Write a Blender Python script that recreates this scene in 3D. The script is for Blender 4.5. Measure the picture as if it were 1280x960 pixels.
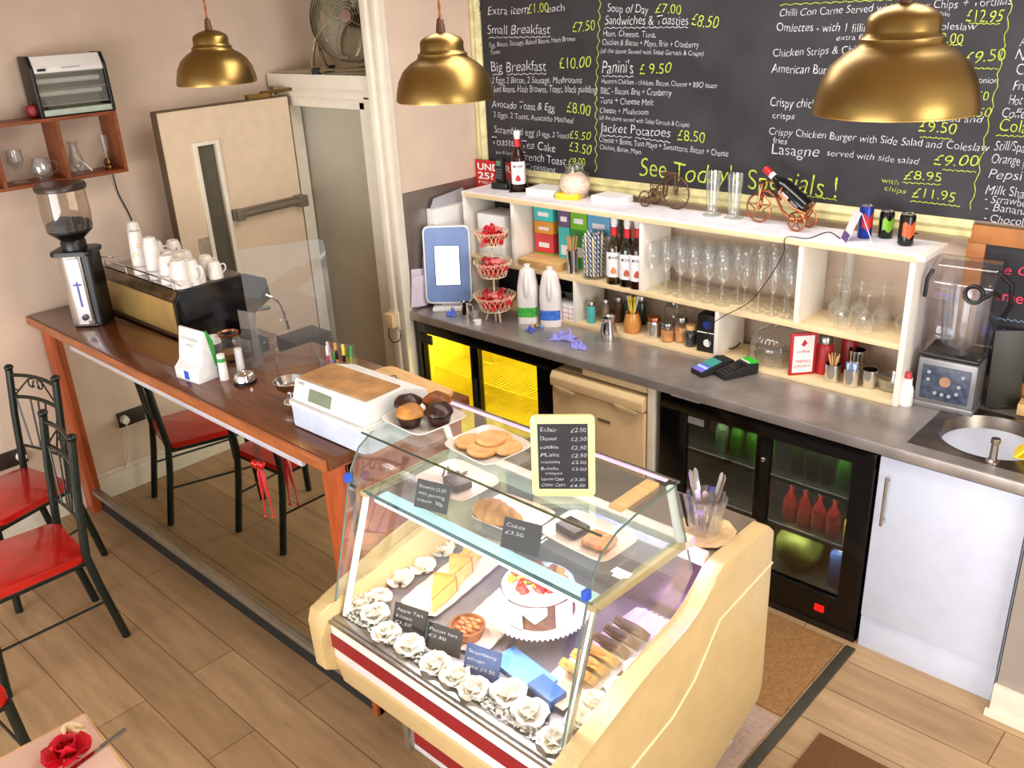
import bpy, bmesh, math, random
from mathutils import Vector as V, Matrix as MX
random.seed(7)
C = bpy.context.scene.collection
for o in list(bpy.data.objects): bpy.data.objects.remove(o)
PI = math.pi; R = math.radians; cos = math.cos; sin = math.sin
# ------------------------------------------------------------------ camera
CAMH = 2.4126; FPX = 1125.85
PITCH, YAW, ROLL = 0.402748, 0.768802, -0.0503876
_fw = V((-sin(YAW)*cos(PITCH), cos(YAW)*cos(PITCH), -sin(PITCH)))
_rt = V((cos(YAW), sin(YAW), 0)); _up = _rt.cross(_fw)
CR = cos(ROLL)*_rt + sin(ROLL)*_up; CU = -sin(ROLL)*_rt + cos(ROLL)*_up; CF = _fw
CAM = V((0, 0, CAMH))
cd = bpy.data.cameras.new('camera'); co = bpy.data.objects.new('camera', cd); C.objects.link(co)
cd.sensor_width = 36; cd.lens = 36*FPX/1280; cd.clip_start = .05
m = MX.Identity(4)
for i in range(3):
    m[i][0] = CR[i]; m[i][1] = CU[i]; m[i][2] = -CF[i]; m[i][3] = CAM[i]
co.matrix_world = m
S = bpy.context.scene; S.camera = co
# ------------------------------------------------------------------ world, light, exposure
S.view_settings.view_transform = 'Standard'; S.view_settings.look = 'None'
S.view_settings.gamma = 1; S.view_settings.use_curve_mapping = False
S.view_settings.exposure = 0.15
try: S.cycles.transparent_max_bounces = 48
except Exception: pass
w = bpy.data.worlds.new('world'); S.world = w; w.use_nodes = True
w.node_tree.nodes['Background'].inputs[0].default_value = (1.0, .96, .9, 1)
w.node_tree.nodes['Background'].inputs[1].default_value = .9
def area(name, loc, tgt, sx, sy, power, col=(1, 1, 1)):
    l = bpy.data.lights.new(name, 'AREA'); l.shape = 'RECTANGLE'; l.size = sx; l.size_y = sy; l.energy = power; l.color = col
    o = bpy.data.objects.new(name, l); C.objects.link(o); o.location = loc
    o.rotation_euler = (V(tgt)-V(loc)).to_track_quat('-Z', 'Y').to_euler(); return o
area('shop_window_daylight', (-1.4, -3.2, 1.1), (-2.2, 2.5, .8), 4.4, 1.5, 200, (.98, .98, 1.0))
area('side_window_daylight', (2.6, .9, 1.9), (-2.0, 2.9, .9), 1.8, 1.6, 75, (1.0, .95, .9))
area('ceiling_fill', (-1.7, 2.4, 2.95), (-1.7, 2.75, 0), 2.4, .7, 42, (1, .95, .9))  # unseen warm fill added overhead to brighten the counters
# ------------------------------------------------------------------ helpers
def ray(x, y): return CR*((x-640)/FPX) + CU*((480-y)/FPX) + CF
def at(x, y, X=None, Y=None, Z=None):          # the point where the line of sight through a pixel meets a real plane
    d = ray(x, y)
    t = X/d.x if X is not None else Y/d.y if Y is not None else (Z-CAMH)/d.z
    return CAM + d*t
def mpp(P): return (V(P)-CAM).dot(CF)/FPX       # metres per pixel at P
def upto(P, y):                                # z of the point above P seen at pixel row y
    lo, hi = P[2]-.2, P[2]+1.5
    for _ in range(40):
        z = (lo+hi)/2; v = V((P[0], P[1], z))-CAM; py = 480-FPX*v.dot(CU)/v.dot(CF)
        if py > y: lo = z
        else: hi = z
    return z
def lin(c): return tuple(((v/255)/12.92 if v/255 <= .04045 else ((v/255+.055)/1.055)**2.4) for v in c)
MT = {}
def mat(name, col, rough=.5, metal=0, noise=.06, scale=14, bump=0, spec=.5, emit=None, es=1, coat=0, sub=0, stretch=(1, 1, 1), col2=None, contrast=None):
    if name in MT: return MT[name]
    m = bpy.data.materials.new(name); m.use_nodes = True; nt = m.node_tree; b = nt.nodes['Principled BSDF']
    c = lin(col); b.inputs['Roughness'].default_value = rough; b.inputs['Metallic'].default_value = metal
    b.inputs['Specular IOR Level'].default_value = spec; b.inputs['Coat Weight'].default_value = coat
    tc = nt.nodes.new('ShaderNodeTexCoord'); mp = nt.nodes.new('ShaderNodeMapping'); nz = nt.nodes.new('ShaderNodeTexNoise')
    mp.inputs['Scale'].default_value = stretch
    nz.inputs['Scale'].default_value = scale; nz.inputs['Detail'].default_value = 5
    nt.links.new(tc.outputs['Object'], mp.inputs[0]); nt.links.new(mp.outputs[0], nz.inputs['Vector'])
    rp = nt.nodes.new('ShaderNodeValToRGB'); e = rp.color_ramp.elements
    e[0].position, e[1].position = contrast or (.3, .7)
    if col2: e[0].color = (*lin(col2), 1); e[1].color = (*c, 1)
    else:
        e[0].color = (*[max(0, v*(1-noise*2)) for v in c], 1); e[1].color = (*[min(1, v*(1+noise)) for v in c], 1)
    nt.links.new(nz.outputs['Fac'], rp.inputs[0]); nt.links.new(rp.outputs[0], b.inputs['Base Color'])
    if bump:
        bp = nt.nodes.new('ShaderNodeBump'); bp.inputs['Strength'].default_value = bump; bp.inputs['Distance'].default_value = .01
        nt.links.new(nz.outputs['Fac'], bp.inputs['Height']); nt.links.new(bp.outputs[0], b.inputs['Normal'])
    if emit:
        b.inputs['Emission Color'].default_value = (*lin(emit), 1); b.inputs['Emission Strength'].default_value = es
    if sub:
        b.inputs['Subsurface Weight'].default_value = sub; b.inputs['Subsurface Radius'].default_value = (.02, .012, .008)
    MT[name] = m; return m
def glassm(name, tint=(235, 245, 240), refl=.08, edge=.5, rough=.02, haze=0):
    if name in MT: return MT[name]
    m = bpy.data.materials.new(name); m.use_nodes = True; nt = m.node_tree; nt.nodes.clear()
    out = nt.nodes.new('ShaderNodeOutputMaterial'); tr = nt.nodes.new('ShaderNodeBsdfTransparent'); gl = nt.nodes.new('ShaderNodeBsdfGlossy')
    tr.inputs[0].default_value = (*lin(tint), 1); gl.inputs['Roughness'].default_value = rough
    lw = nt.nodes.new('ShaderNodeLayerWeight'); lw.inputs[0].default_value = .35
    mr = nt.nodes.new('ShaderNodeMapRange'); mr.inputs[3].default_value = refl; mr.inputs[4].default_value = edge
    nt.links.new(lw.outputs['Facing'], mr.inputs[0])
    mx = nt.nodes.new('ShaderNodeMixShader'); nt.links.new(mr.outputs[0], mx.inputs[0]); nt.links.new(tr.outputs[0], mx.inputs[1]); nt.links.new(gl.outputs[0], mx.inputs[2])
    last = mx
    if haze:  # white diffuse mixed in, lightening the glass in place of bright reflections
        df = nt.nodes.new('ShaderNodeBsdfDiffuse'); df.inputs[0].default_value = (.9, .92, .92, 1)
        m2 = nt.nodes.new('ShaderNodeMixShader'); m2.inputs[0].default_value = haze
        nt.links.new(mx.outputs[0], m2.inputs[1]); nt.links.new(df.outputs[0], m2.inputs[2]); last = m2
    nt.links.new(last.outputs[0], out.inputs[0]); MT[name] = m; return m

class MB:
    def __init__(s): s.bm = bmesh.new()
    def _f(s, vs, fs):
        v = [s.bm.verts.new(p) for p in vs]
        for f in fs:
            try: s.bm.faces.new([v[i] for i in f])
            except ValueError: pass
        return v
    def box(s, x0, x1, y0, y1, z0, z1, bev=0, M=None):
        return s.prism([(x0, y0), (x1, y0), (x1, y1), (x0, y1)], 'z', z0, z1, bev, M)
    def prism(s, pts, ax, a0, a1, bev=0, M=None):
        a = sum(pts[i][0]*pts[(i+1) % len(pts)][1]-pts[(i+1) % len(pts)][0]*pts[i][1] for i in range(len(pts)))
        if a < 0: pts = pts[::-1]
        mk = {'z': lambda p, h: (p[0], p[1], h), 'x': lambda p, h: (h, p[0], p[1]), 'y': lambda p, h: (p[0], -h, p[1])}[ax]
        if ax == 'y': a0, a1 = -a1, -a0
        n = len(pts); t = MB()
        t._f([mk(p, a0) for p in pts]+[mk(p, a1) for p in pts],
             [tuple(range(n))[::-1], tuple(range(n, 2*n))]+[(i, (i+1) % n, n+(i+1) % n, n+i) for i in range(n)])
        if bev: bmesh.ops.bevel(t.bm, geom=t.bm.edges[:], offset=bev, segments=2, affect='EDGES', profile=.6)
        return s.add(t, M)
    def add(s, t, M=None):
        if M is not None: t.bm.transform(M)
        me = bpy.data.meshes.new('tmp'); t.bm.to_mesh(me); t.bm.free(); s.bm.from_mesh(me); bpy.data.meshes.remove(me); return s
    def cyl(s, p0, p1, r0, r1=None, n=16):
        return s.tube([p0, p1], [r0, r0 if r1 is None else r1], n)
    def tube(s, pts, r, n=8, closed=False, caps=True):
        pts = [V(p) for p in pts]; k = len(pts); rs = r if isinstance(r, (list, tuple)) else [r]*k
        tg = []
        for i in range(k):
            a = pts[i-1] if (i or closed) else pts[i]; b = pts[(i+1) % k] if (i < k-1 or closed) else pts[i]
            d = b-a; tg.append(d.normalized() if d.length > 1e-9 else V((0, 0, 1)))
        u = tg[0].orthogonal().normalized(); rings = []
        for i in range(k):
            u = (u-tg[i]*u.dot(tg[i])); u = u.normalized() if u.length > 1e-6 else tg[i].orthogonal().normalized()
            v = tg[i].cross(u)
            rings.append([s.bm.verts.new(pts[i]+(u*cos(2*PI*j/n)+v*sin(2*PI*j/n))*rs[i]) for j in range(n)])
        for i in range(k if closed else k-1):
            a, b = rings[i], rings[(i+1) % k]
            off = 0
            if closed and i == k-1:
                off = min(range(n), key=lambda q: (a[0].co-b[q].co).length)
            for j in range(n): s.bm.faces.new((a[j], a[(j+1) % n], b[(j+1+off) % n], b[(j+off) % n]))
        if caps and not closed:
            s.bm.faces.new(rings[0][::-1]); s.bm.faces.new(rings[-1])
        return s
    def lathe(s, prof, n=24, c=(0, 0, 0), M=None):
        t = MB(); rings = []
        for r, z in prof:
            if r < 1e-5: rings.append([t.bm.verts.new((0, 0, z))])
            else: rings.append([t.bm.verts.new((r*cos(2*PI*j/n), r*sin(2*PI*j/n), z)) for j in range(n)])
        for a, b in zip(rings, rings[1:]):
            for j in range(n):
                q = [a[j % len(a)], a[(j+1) % len(a)], b[(j+1) % len(b)], b[j % len(b)]]
                q = list(dict.fromkeys(q))
                if len(q) > 2:
                    try: t.bm.faces.new(q)
                    except ValueError: pass
        return s.add(t, (M or MX.Identity(4)) if c == (0, 0, 0) else MX.Translation(c) @ (M or MX.Identity(4)))
    def sph(s, c, r, n=16, k=10):
        if not isinstance(r, (tuple, list)): r = (r, r, r)
        return s.lathe([(sin(PI*i/k), -cos(PI*i/k)) for i in range(k+1)], n, M=MX.Translation(c) @ MX.Diagonal((*r, 1)))
    def grid(s, f, nu, nv, closed=False):
        vs = [[s.bm.verts.new(f(i/nu, j/nv)) for j in range(nv+(0 if closed else 1))] for i in range(nu+1)]
        for i in range(nu):
            for j in range(nv):
                k = (j+1) % nv if closed else j+1
                s.bm.faces.new((vs[i][j], vs[i+1][j], vs[i+1][k], vs[i][k]))
        return s
    def xf(s, M): s.bm.transform(M); return s
    def jit(s, a, f=30, seed=0):
        from mathutils import noise
        for v in s.bm.verts: v.co += noise.noise_vector(v.co*f+V((seed, seed*2, 0)))*a
        return s
    def build(s, name, m, parent=None, loc=None, rz=0, ang=35, solid=0):
        s.bm.normal_update(); bmesh.ops.recalc_face_normals(s.bm, faces=s.bm.faces[:])
        me = bpy.data.meshes.new(name); s.bm.to_mesh(me); s.bm.free()
        if ang: me.shade_smooth(); me.set_sharp_from_angle(angle=R(ang))
        me.materials.append(m if not isinstance(m, str) else MT[m])
        o = bpy.data.objects.new(name, me); C.objects.link(o)
        if parent: o.parent = parent
        if loc is not None: o.location = loc
        o.rotation_euler.z = rz
        if solid:
            md = o.modifiers.new('solid', 'SOLIDIFY'); md.thickness = solid; md.offset = 0
        return o
def tag(o, label, cat, group=None):
    o['label'] = label; o['category'] = cat
    if group: o['group'] = group
    return o
def thing(name, label, cat, loc=(0, 0, 0), rz=0, group=None):
    o = bpy.data.objects.new(name, None); o.empty_display_size = .05; C.objects.link(o); o.location = loc; o.rotation_euler = (0, 0, rz)
    return tag(o, label, cat, group)
def dup(r, loc=None, rz=None, label=None, scale=None):
    c = r.copy(); C.objects.link(c)
    if loc is not None: c.location = loc
    if rz is not None: c.rotation_euler.z = rz
    if label: c['label'] = label
    if scale: c.scale = (scale,)*3 if not isinstance(scale, tuple) else scale
    for ch in r.children:
        d = ch.copy(); C.objects.link(d); d.parent = c
        for g in ch.children:
            e = g.copy(); C.objects.link(e); e.parent = d
    return c
def struct(o): o['kind'] = 'structure'; return o
def arc(c, r, a0, a1, n, ax='xz', k=1):
    o = []
    for i in range(n+1):
        a = R(a0+(a1-a0)*i/n); p = [c[0], c[1], c[2]]
        i0, i1 = {'xz': (0, 2), 'xy': (0, 1), 'yz': (1, 2)}[ax]
        p[i0] += r*cos(a); p[i1] += r*sin(a)*k; o.append(tuple(p))
    return o
def rrect(x0, x1, y0, y1, r, n=5):
    o = []
    for cx, cy, a in ((x1-r, y1-r, 0), (x0+r, y1-r, 90), (x0+r, y0+r, 180), (x1-r, y0+r, 270)):
        for i in range(n+1): o.append((cx+r*cos(R(a+90*i/n)), cy+r*sin(R(a+90*i/n))))
    return o
def text_mb(items, wob=.0, depth=.0006, off=0.0):
    """items: (string, origin, xdir, ydir, cap_height, width or None). Returns one MB of flat raised strokes."""
    t = MB()
    for st, og, xd, yd, h, wd in items:
        cu = bpy.data.curves.new('t', 'FONT'); cu.body = st; cu.size = 1; cu.offset = off
        ob = bpy.data.objects.new('t', cu); C.objects.link(ob); bpy.context.view_layer.update()
        me = bpy.data.meshes.new_from_object(ob.evaluated_get(bpy.context.evaluated_depsgraph_get()))
        bpy.data.objects.remove(ob); bpy.data.curves.remove(cu)
        if not len(me.vertices): continue
        xs = [v.co.x for v in me.vertices]; wm = max(xs)-min(xs); x0 = min(xs)
        k = h/.72; kx = (wd/wm) if wd else k
        xd = V(xd).normalized(); yd = V(yd).normalized(); nd = xd.cross(yd)
        b = bmesh.new(); b.from_mesh(me); bpy.data.meshes.remove(me)
        sd = random.random()*50
        for v in b.verts:
            x, y = v.co.x-x0, v.co.y
            if wob:
                y += wob*(sin(x*2.1+sd)*.8+sin(x*5.3+sd*2)*.35); x += wob*.8*sin(y*4+x*1.7+sd) + .12*y
            v.co = V(og)+xd*x*kx+yd*y*k+nd*depth
        bm2 = MB(); bm2.bm.free(); bm2.bm = b; t.add(bm2)
    return t
def wrapt(string, r, z, h, width, off=.01):
    b = text_mb([(string, (-width/2, 0, z), (1, 0, 0), (0, 0, 1), h, width)], off=off)
    for v in b.bm.verts:
        a = v.co.x/r; v.co.x, v.co.y = r*sin(a), -r*cos(a)
    return b
def ordn(i): return ['first', 'second', 'third', 'fourth', 'fifth', 'sixth', 'seventh', 'eighth', 'ninth', 'tenth', 'eleventh', 'twelfth'][i]
# ------------------------------------------------------------------ materials
mat('wall', (214, 192, 172), .85, noise=.03, scale=6, bump=.05)
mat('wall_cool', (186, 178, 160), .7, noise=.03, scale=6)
mat('ceil', (225, 212, 196), .9)
mat('white_paint', (232, 224, 206), .4, noise=.03)
mat('white', (238, 238, 236), .4, noise=.02); mat('white_gloss', (240, 240, 238), .15, noise=.01)
mat('cabinet_white', (212, 220, 240), .3, noise=.02)
mat('cream', (216, 188, 134), .35, noise=.03); mat('cream_fridge', (225, 196, 150), .4, noise=.03)
mat('black', (16, 16, 17), .35, noise=.1); mat('black_gloss', (10, 10, 11), .12); mat('black_matte', (24, 23, 22), .75)
mat('black_metal', (26, 34, 28), .3, metal=.3)
mat('steel', (178, 174, 170), .28, metal=1, noise=.12, scale=9); mat('steel_bright', (215, 215, 215), .15, metal=1)
mat('worktop_steel', (182, 175, 171), .36, metal=.62, noise=.14, scale=7, contrast=(.35, .75))
mat('chrome', (235, 235, 238), .06, metal=1)
mat('brass', (150, 122, 70), .34, metal=1, noise=.12, scale=5); mat('copper', (196, 120, 84), .3, metal=1)
mat('brass_inside', (216, 172, 96), .35, metal=1)
mat('rust', (104, 74, 58), .5, metal=.6)
mat('bar_wood', (112, 62, 32), .22, noise=.18, scale=5, stretch=(1, 9, 9), coat=.3)
mat('edge_wood', (164, 92, 46), .35, noise=.15, scale=6, stretch=(1, 8, 8))
mat('orange_wood', (172, 80, 36), .35, noise=.14, scale=6, stretch=(8, 8, 1))
mat('shelf_wood', (140, 72, 34), .45, noise=.2, scale=7, stretch=(6, 1, 6))
mat('pale_wood', (232, 208, 164), .5, noise=.06, scale=6, stretch=(1, 8, 8)); mat('unit_white', (238, 232, 222), .45, noise=.02)
mat('board_wood', (226, 182, 122), .5, noise=.1, scale=7, stretch=(1, 8, 1))
mat('frame_gold', (206, 196, 142), .4, noise=.12, scale=20); mat('frame_wood', (176, 112, 56), .5, noise=.15, scale=9)
mat('chalkboard', (40, 38, 43), .6, noise=.25, scale=5); mat('chalk', (206, 206, 214), .9, noise=.25, scale=120); mat('chalk_y', (186, 204, 74), .9, noise=.25, scale=120); mat('chalk_p', (230, 70, 100), .9)
mat('red_seat', (196, 24, 14), .2, noise=.12, scale=10, coat=.3)
mat('red', (190, 28, 34), .4); mat('red_dark', (150, 26, 36), .4); mat('red_gloss', (200, 20, 26), .15)
mat('yellow', (245, 215, 40), .5); mat('yellow_in', (250, 224, 30), .5)
mat('blue', (40, 90, 210), .4); mat('sky', (110, 170, 230), .35); mat('teal', (60, 190, 190), .5); mat('green', (60, 160, 70), .45); mat('lime', (130, 190, 50), .45); mat('purple', (96, 70, 130), .5); mat('orange', (235, 150, 50), .5); mat('navy', (24, 40, 110), .4); mat('pink', (240, 190, 200), .7)
mat('paper', (240, 238, 240), .8, noise=.02); mat('card', (206, 160, 100), .8, noise=.08); mat('lilac', (150, 150, 230), .9)
mat('slate', (28, 29, 33), .7, noise=.2, scale=30); mat('ceramic', (238, 232, 226), .12, noise=.02); mat('blush_plate', (240, 214, 200), .2, noise=.03)
mat('gold_panel', (196, 164, 100), .42, metal=.55, noise=.12, scale=5)
mat('grey_plastic', (120, 130, 140), .5); mat('screen_blue', (124, 152, 206), .4); mat('lcd', (128, 140, 118), .3)
mat('screen_on', (255, 255, 255), .5, emit=(255, 255, 255), es=1.6)
mat('skin_bread', (206, 140, 66), .55, noise=.2, scale=24, bump=.3); mat('bread_dark', (150, 82, 34), .5, noise=.25, scale=24, bump=.3)
mat('choc', (58, 32, 24), .35, noise=.3, scale=40, bump=.4); mat('cake', (232, 176, 84), .8, noise=.15, scale=60, bump=.4); mat('cake_choc', (120, 74, 56), .8, noise=.2, scale=60, bump=.4)
mat('tart', (240, 208, 120), .5, noise=.1, scale=20); mat('tart_top', (226, 170, 84), .5, noise=.15, scale=20)
mat('icing', (246, 238, 228), .5); mat('straw', (214, 52, 44), .35, noise=.25, scale=30)
mat('petal', (248, 240, 226), .7, noise=.03); mat('stem', (92, 110, 60), .7)
mat('coffee', (48, 30, 24), .5, noise=.4, scale=40, bump=.5); mat('syrup', (44, 16, 12), .1); mat('sugar', (214, 150, 80), .7, noise=.2, scale=40)
mat('milk', (236, 232, 222), .4, sub=.1); mat('milk_plastic', (236, 232, 232), .3, sub=.2)
glassm('glass', (253, 254, 254), .07, .6, haze=.035); glassm('pane', (250, 254, 252), .05, .4, haze=.015); glassm('acrylic', (250, 251, 253), .05, .4, haze=.032); glassm('dark_glass', (150, 152, 146), .05, .35); glassm('clear', (253, 254, 254), .04, .5, haze=.02)
glassm('pane_edge', (120, 170, 150), .25, .6); glassm('yellow_glass', (250, 244, 190), .03, .3)
# ------------------------------------------------------------------ floor
def floor_mat():
    m = bpy.data.materials.new('plank_floor'); m.use_nodes = True; nt = m.node_tree; b = nt.nodes['Principled BSDF']; L = nt.links.new
    tc = nt.nodes.new('ShaderNodeTexCoord'); br = nt.nodes.new('ShaderNodeTexBrick'); nz = nt.nodes.new('ShaderNodeTexNoise'); mp = nt.nodes.new('ShaderNodeMapping')
    L(tc.outputs['Object'], br.inputs['Vector']); br.offset = .37; br.inputs['Scale'].default_value = 1
    br.inputs['Brick Width'].default_value = 1.25; br.inputs['Row Height'].default_value = .19; br.inputs['Mortar Size'].default_value = .0022; br.inputs['Mortar Smooth'].default_value = .4
    br.inputs['Color1'].default_value = (*lin((190, 161, 124)), 1); br.inputs['Color2'].default_value = (*lin((174, 145, 110)), 1); br.inputs['Mortar'].default_value = (*lin((104, 74, 46)), 1)
    mp.inputs['Scale'].default_value = (1.2, 9, 1); nz.inputs['Scale'].default_value = 2.2; nz.inputs['Detail'].default_value = 8; nz.inputs['Roughness'].default_value = .65
    L(tc.outputs['Object'], mp.inputs[0]); L(mp.outputs[0], nz.inputs['Vector'])
    rp = nt.nodes.new('ShaderNodeValToRGB'); rp.color_ramp.elements[0].position = .28; rp.color_ramp.elements[1].position = .7
    rp.color_ramp.elements[0].color = (.62, .58, .54, 1); rp.color_ramp.elements[1].color = (1.08, 1.05, 1.0, 1); L(nz.outputs['Fac'], rp.inputs[0])
    mx = nt.nodes.new('ShaderNodeMix'); mx.data_type = 'RGBA'; mx.blend_type = 'MULTIPLY'; mx.inputs[0].default_value = .8
    L(br.outputs['Color'], mx.inputs[6]); L(rp.outputs[0], mx.inputs[7]); L(mx.outputs[2], b.inputs['Base Color'])
    b.inputs['Roughness'].default_value = .38; b.inputs['Specular IOR Level'].default_value = .35
    return m
LW = -4.65; BY = 3.58; NX = -3.6; DY = 2.95; MY = 1.475
struct(MB().box(LW-.1, 1.4, -1.6, 4.2, -.05, 0).build('floor', floor_mat()))
struct(MB().box(LW-.1, 1.4, -1.0, 4.2, 3.0, 3.06).build('ceiling', MT['ceil']))
# unseen gallery slab added behind the camera to shade the upper walls
struct(MB().box(LW-.1, 1.4, -3.1, -.35, 1.86, 1.96).build('ceiling', MT['ceil']))
struct(MB().box(LW-.1, LW, -1.4, 4.0, 0, 3.0).build('wall_left', MT['wall']))
struct(MB().box(NX-.12, 1.4, BY, BY+.1, 0, 3.0).build('wall_back', MT['wall']))
struct(MB().box(NX-.12, NX, DY+.03, BY, 0, 3.0).build('wall_side', MT['wall']))
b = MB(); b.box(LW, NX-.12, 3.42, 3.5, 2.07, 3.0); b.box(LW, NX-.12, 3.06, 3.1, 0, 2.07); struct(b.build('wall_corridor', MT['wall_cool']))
struct(MB().box(-.53, 1.4, 2.92, BY, 0, .855).build('wall_right', mat('wall_grey', (158, 148, 138), .85, noise=.03)))
b = MB().box(-.535, 1.4, 2.9, 2.92, 0, .13, .004); b.box(-.545, 1.4, 2.885, 2.9, 0, .025); b.build('baseboard_right', MT['white_paint']); struct(C.objects['baseboard_right'])
b = MB(); b.box(LW, LW+.018, -1.3, 1.46, 0, .13, .003); b.box(LW, LW+.012, -1.3, 1.46, .13, .155, .003)
struct(b.build('baseboard_left', MT['white_paint']))
# doorway with its moulded frame, the ledge above it and the tall architrave at the corner
b = MB()
b.box(LW+.02, NX-.1, DY, DY+.42, 2.07, 2.1); b.box(LW+.03, NX-.1, DY-.015, DY+.03, 2.03, 2.1, .004); b.box(LW+.05, NX-.1, DY, DY+.05, 1.98, 2.04, .006)
b.box(LW+.07, NX-.1, DY+.01, DY+.1, 1.93, 1.985, .004)
b.box(LW+.03, LW+.1, DY, DY+.05, 0, 2.0, .006); b.box(LW+.1, LW+.15, DY+.01, DY+.1, 0, 1.97, .004)
b.box(NX-.2, NX-.12, DY, DY+.05, 0, 2.0, .006); b.box(NX-.25, NX-.2, DY+.01, DY+.1, 0, 1.97, .004)
struct(b.build('trim_1', MT['white_paint']))
b = MB(); b.box(NX-.11, NX+.005, DY-.03, DY+.03, 0, 3.0, .006); b.box(NX-.1, NX-.055, DY-.045, DY, 0, 3.0, .008); b.box(NX-.03, NX+.012, DY-.04, DY, 0, 3.0, .008)
struct(b.build('trim_2', MT['white_paint']))
# dark threshold strip where the sheeted serving area meets the planks
struct(MB().box(-1.07, -1.03, 1.6, 2.93, 0, .008, .003).build('trim_3', mat('strip', (88, 82, 72), .4, metal=.5)))
# the fire door standing open against the left wall
d = thing('door_1', 'cream fire door standing open beside the doorway', 'door', (-4.46, 2.93, 0), R(94)); struct(d); del d['label']; del d['category']
DW, DH = .80, 1.985
b = MB(); wx0, wx1, wz0, wz1 = .50, .615, .85, 1.80
for q in ((0, wx0, 0, DH), (wx1, DW, 0, DH), (wx0, wx1, 0, wz0), (wx0, wx1, wz1, DH)): b.box(q[0], q[1], -.022, .022, q[2], q[3])
# leaf runs from the hinge (local x=0) towards the camera (local +x)
b.xf(MX.Scale(-1, 4, (1, 0, 0))); b.build('leaf', mat('door_cream', (222, 200, 172), .45, noise=.03), d)
b = MB()
for s in (-.026, .026):
    for q in ((wx0-.02, wx0+.004, wz0-.02, wz1+.02), (wx1-.004, wx1+.02, wz0-.02, wz1+.02), (wx0, wx1, wz0-.02, wz0), (wx0, wx1, wz1, wz1+.02)): b.box(q[0], q[1], s-.008, s+.008, q[2], q[3], .003)
b.xf(MX.Scale(-1, 4, (1, 0, 0))); b.build('vision_frame', MT['white_paint'], d)
MB().box(-wx1, -wx0, -.004, .004, wz0, wz1).build('vision_pane', mat('wired_glass', (88, 84, 72), .15, noise=.05), d)
b = MB(); b.tube([(-.02, -.07, 1.42), (-.46, -.07, 1.42)], .016, 10); b.box(-.06, -.0, -.085, -.02, 1.385, 1.45, .006); b.box(-.475, -.43, -.085, -.02, 1.39, 1.45, .006); b.box(-.46, -.02, -.05, -.02, 1.395, 1.445, .004)
b.build('push_bar', mat('bar_grey', (140, 132, 120), .4, metal=.6), d)
b = MB(); b.box(-.70, -.635, -.026, -.022, .95, 1.34, .001)
for x in (-.69, -.645): b.sph((x, -.027, 1.325), .005, 8, 6)
b.build('push_plate', mat('plate_grey', (176, 164, 142), .45, metal=.4), d)
b = MB(); b.tube([(-.16, 0, DH+.01), (-.16, 0, DH+.03), (.1, -.06, DH+.035)], .009, 8); b.box(-.25, -.12, -.02, .02, DH, DH+.03, .004); b.build('closer_arm', MT['brass'], d)
b = MB(); b.box(-.003, .004, -.0235, .0235, 0, DH); b.box(-DW-.004, -DW+.003, -.0235, .0235, 0, DH); b.box(-DW, 0, -.0235, .0235, DH-.002, DH+.006); b.build('door_edge', mat('edge_dark', (92, 74, 52), .6), d)
# ------------------------------------------------------------------ serving bar
bar = thing('serving_bar', 'long brown wooden serving bar with a mirrored front along the left', 'counter', (0, 0, 0))
BZ = 1.1
b = MB(); b.prism([(LW+.005, 1.41), (-2.19, 1.41), (-2.19, 2.04), (-3.16, 2.04), (-3.16, 1.675), (LW+.005, 1.675)], 'z', 1.06, BZ, .006); b.build('bar_top', MT['bar_wood'], bar)
MB().box(LW+.01, -2.195, 1.398, 1.41, 1.058, BZ-.001, .004).build('front_edge', MT['edge_wood'], bar)
MB().box(-4.15, -2.33, 1.399, 1.415, 1.036, 1.0575, .002).build('mirror_top_trim', mat('trim_white', (206, 206, 214), .3, metal=.3), bar)
mm = bpy.data.materials.new('mirror'); mm.use_nodes = True; q = mm.node_tree.nodes['Principled BSDF']; q.inputs['Base Color'].default_value = (.56, .55, .45, 1); q.inputs['Metallic'].default_value = 1; q.inputs['Roughness'].default_value = .015; MT['mirror'] = mm
MB().box(-4.53, -2.335, MY, MY+.006, .13, 1.045).build('front_mirror', mm, bar)
MB().box(LW+.02, -2.33, MY-.02, MY+.01, .108, .135, .003).build('mirror_rail', mat('alu', (170, 164, 150), .35, metal=.8), bar)
MB().box(LW+.02, -2.2, MY+.012, MY+.03, 0, 1.05).build('front_board', MT['black_matte'], bar)
b = MB(); b.box(LW+.02, LW+.115, MY-.03, MY+.012, 0, 1.055, .004); b.build('wall_post', MT['orange_wood'], bar)
b = MB(); b.box(-2.315, -2.2, MY-.015, MY+.012, .13, 1.055, .003); b.box(-2.23, -2.2, MY, 2.0, 0, 1.055, .003); b.build('end_post', MT['orange_wood'], bar)
MB().box(-4.64, -3.165, 1.68, 2.3, .86, .9, .004).build('lower_shelf', MT['bar_wood'], bar)
MB().box(-4.64, -3.17, 1.52, 1.66, .0, 1.055).build('rear_carcass', MT['black_matte'], bar)
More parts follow.
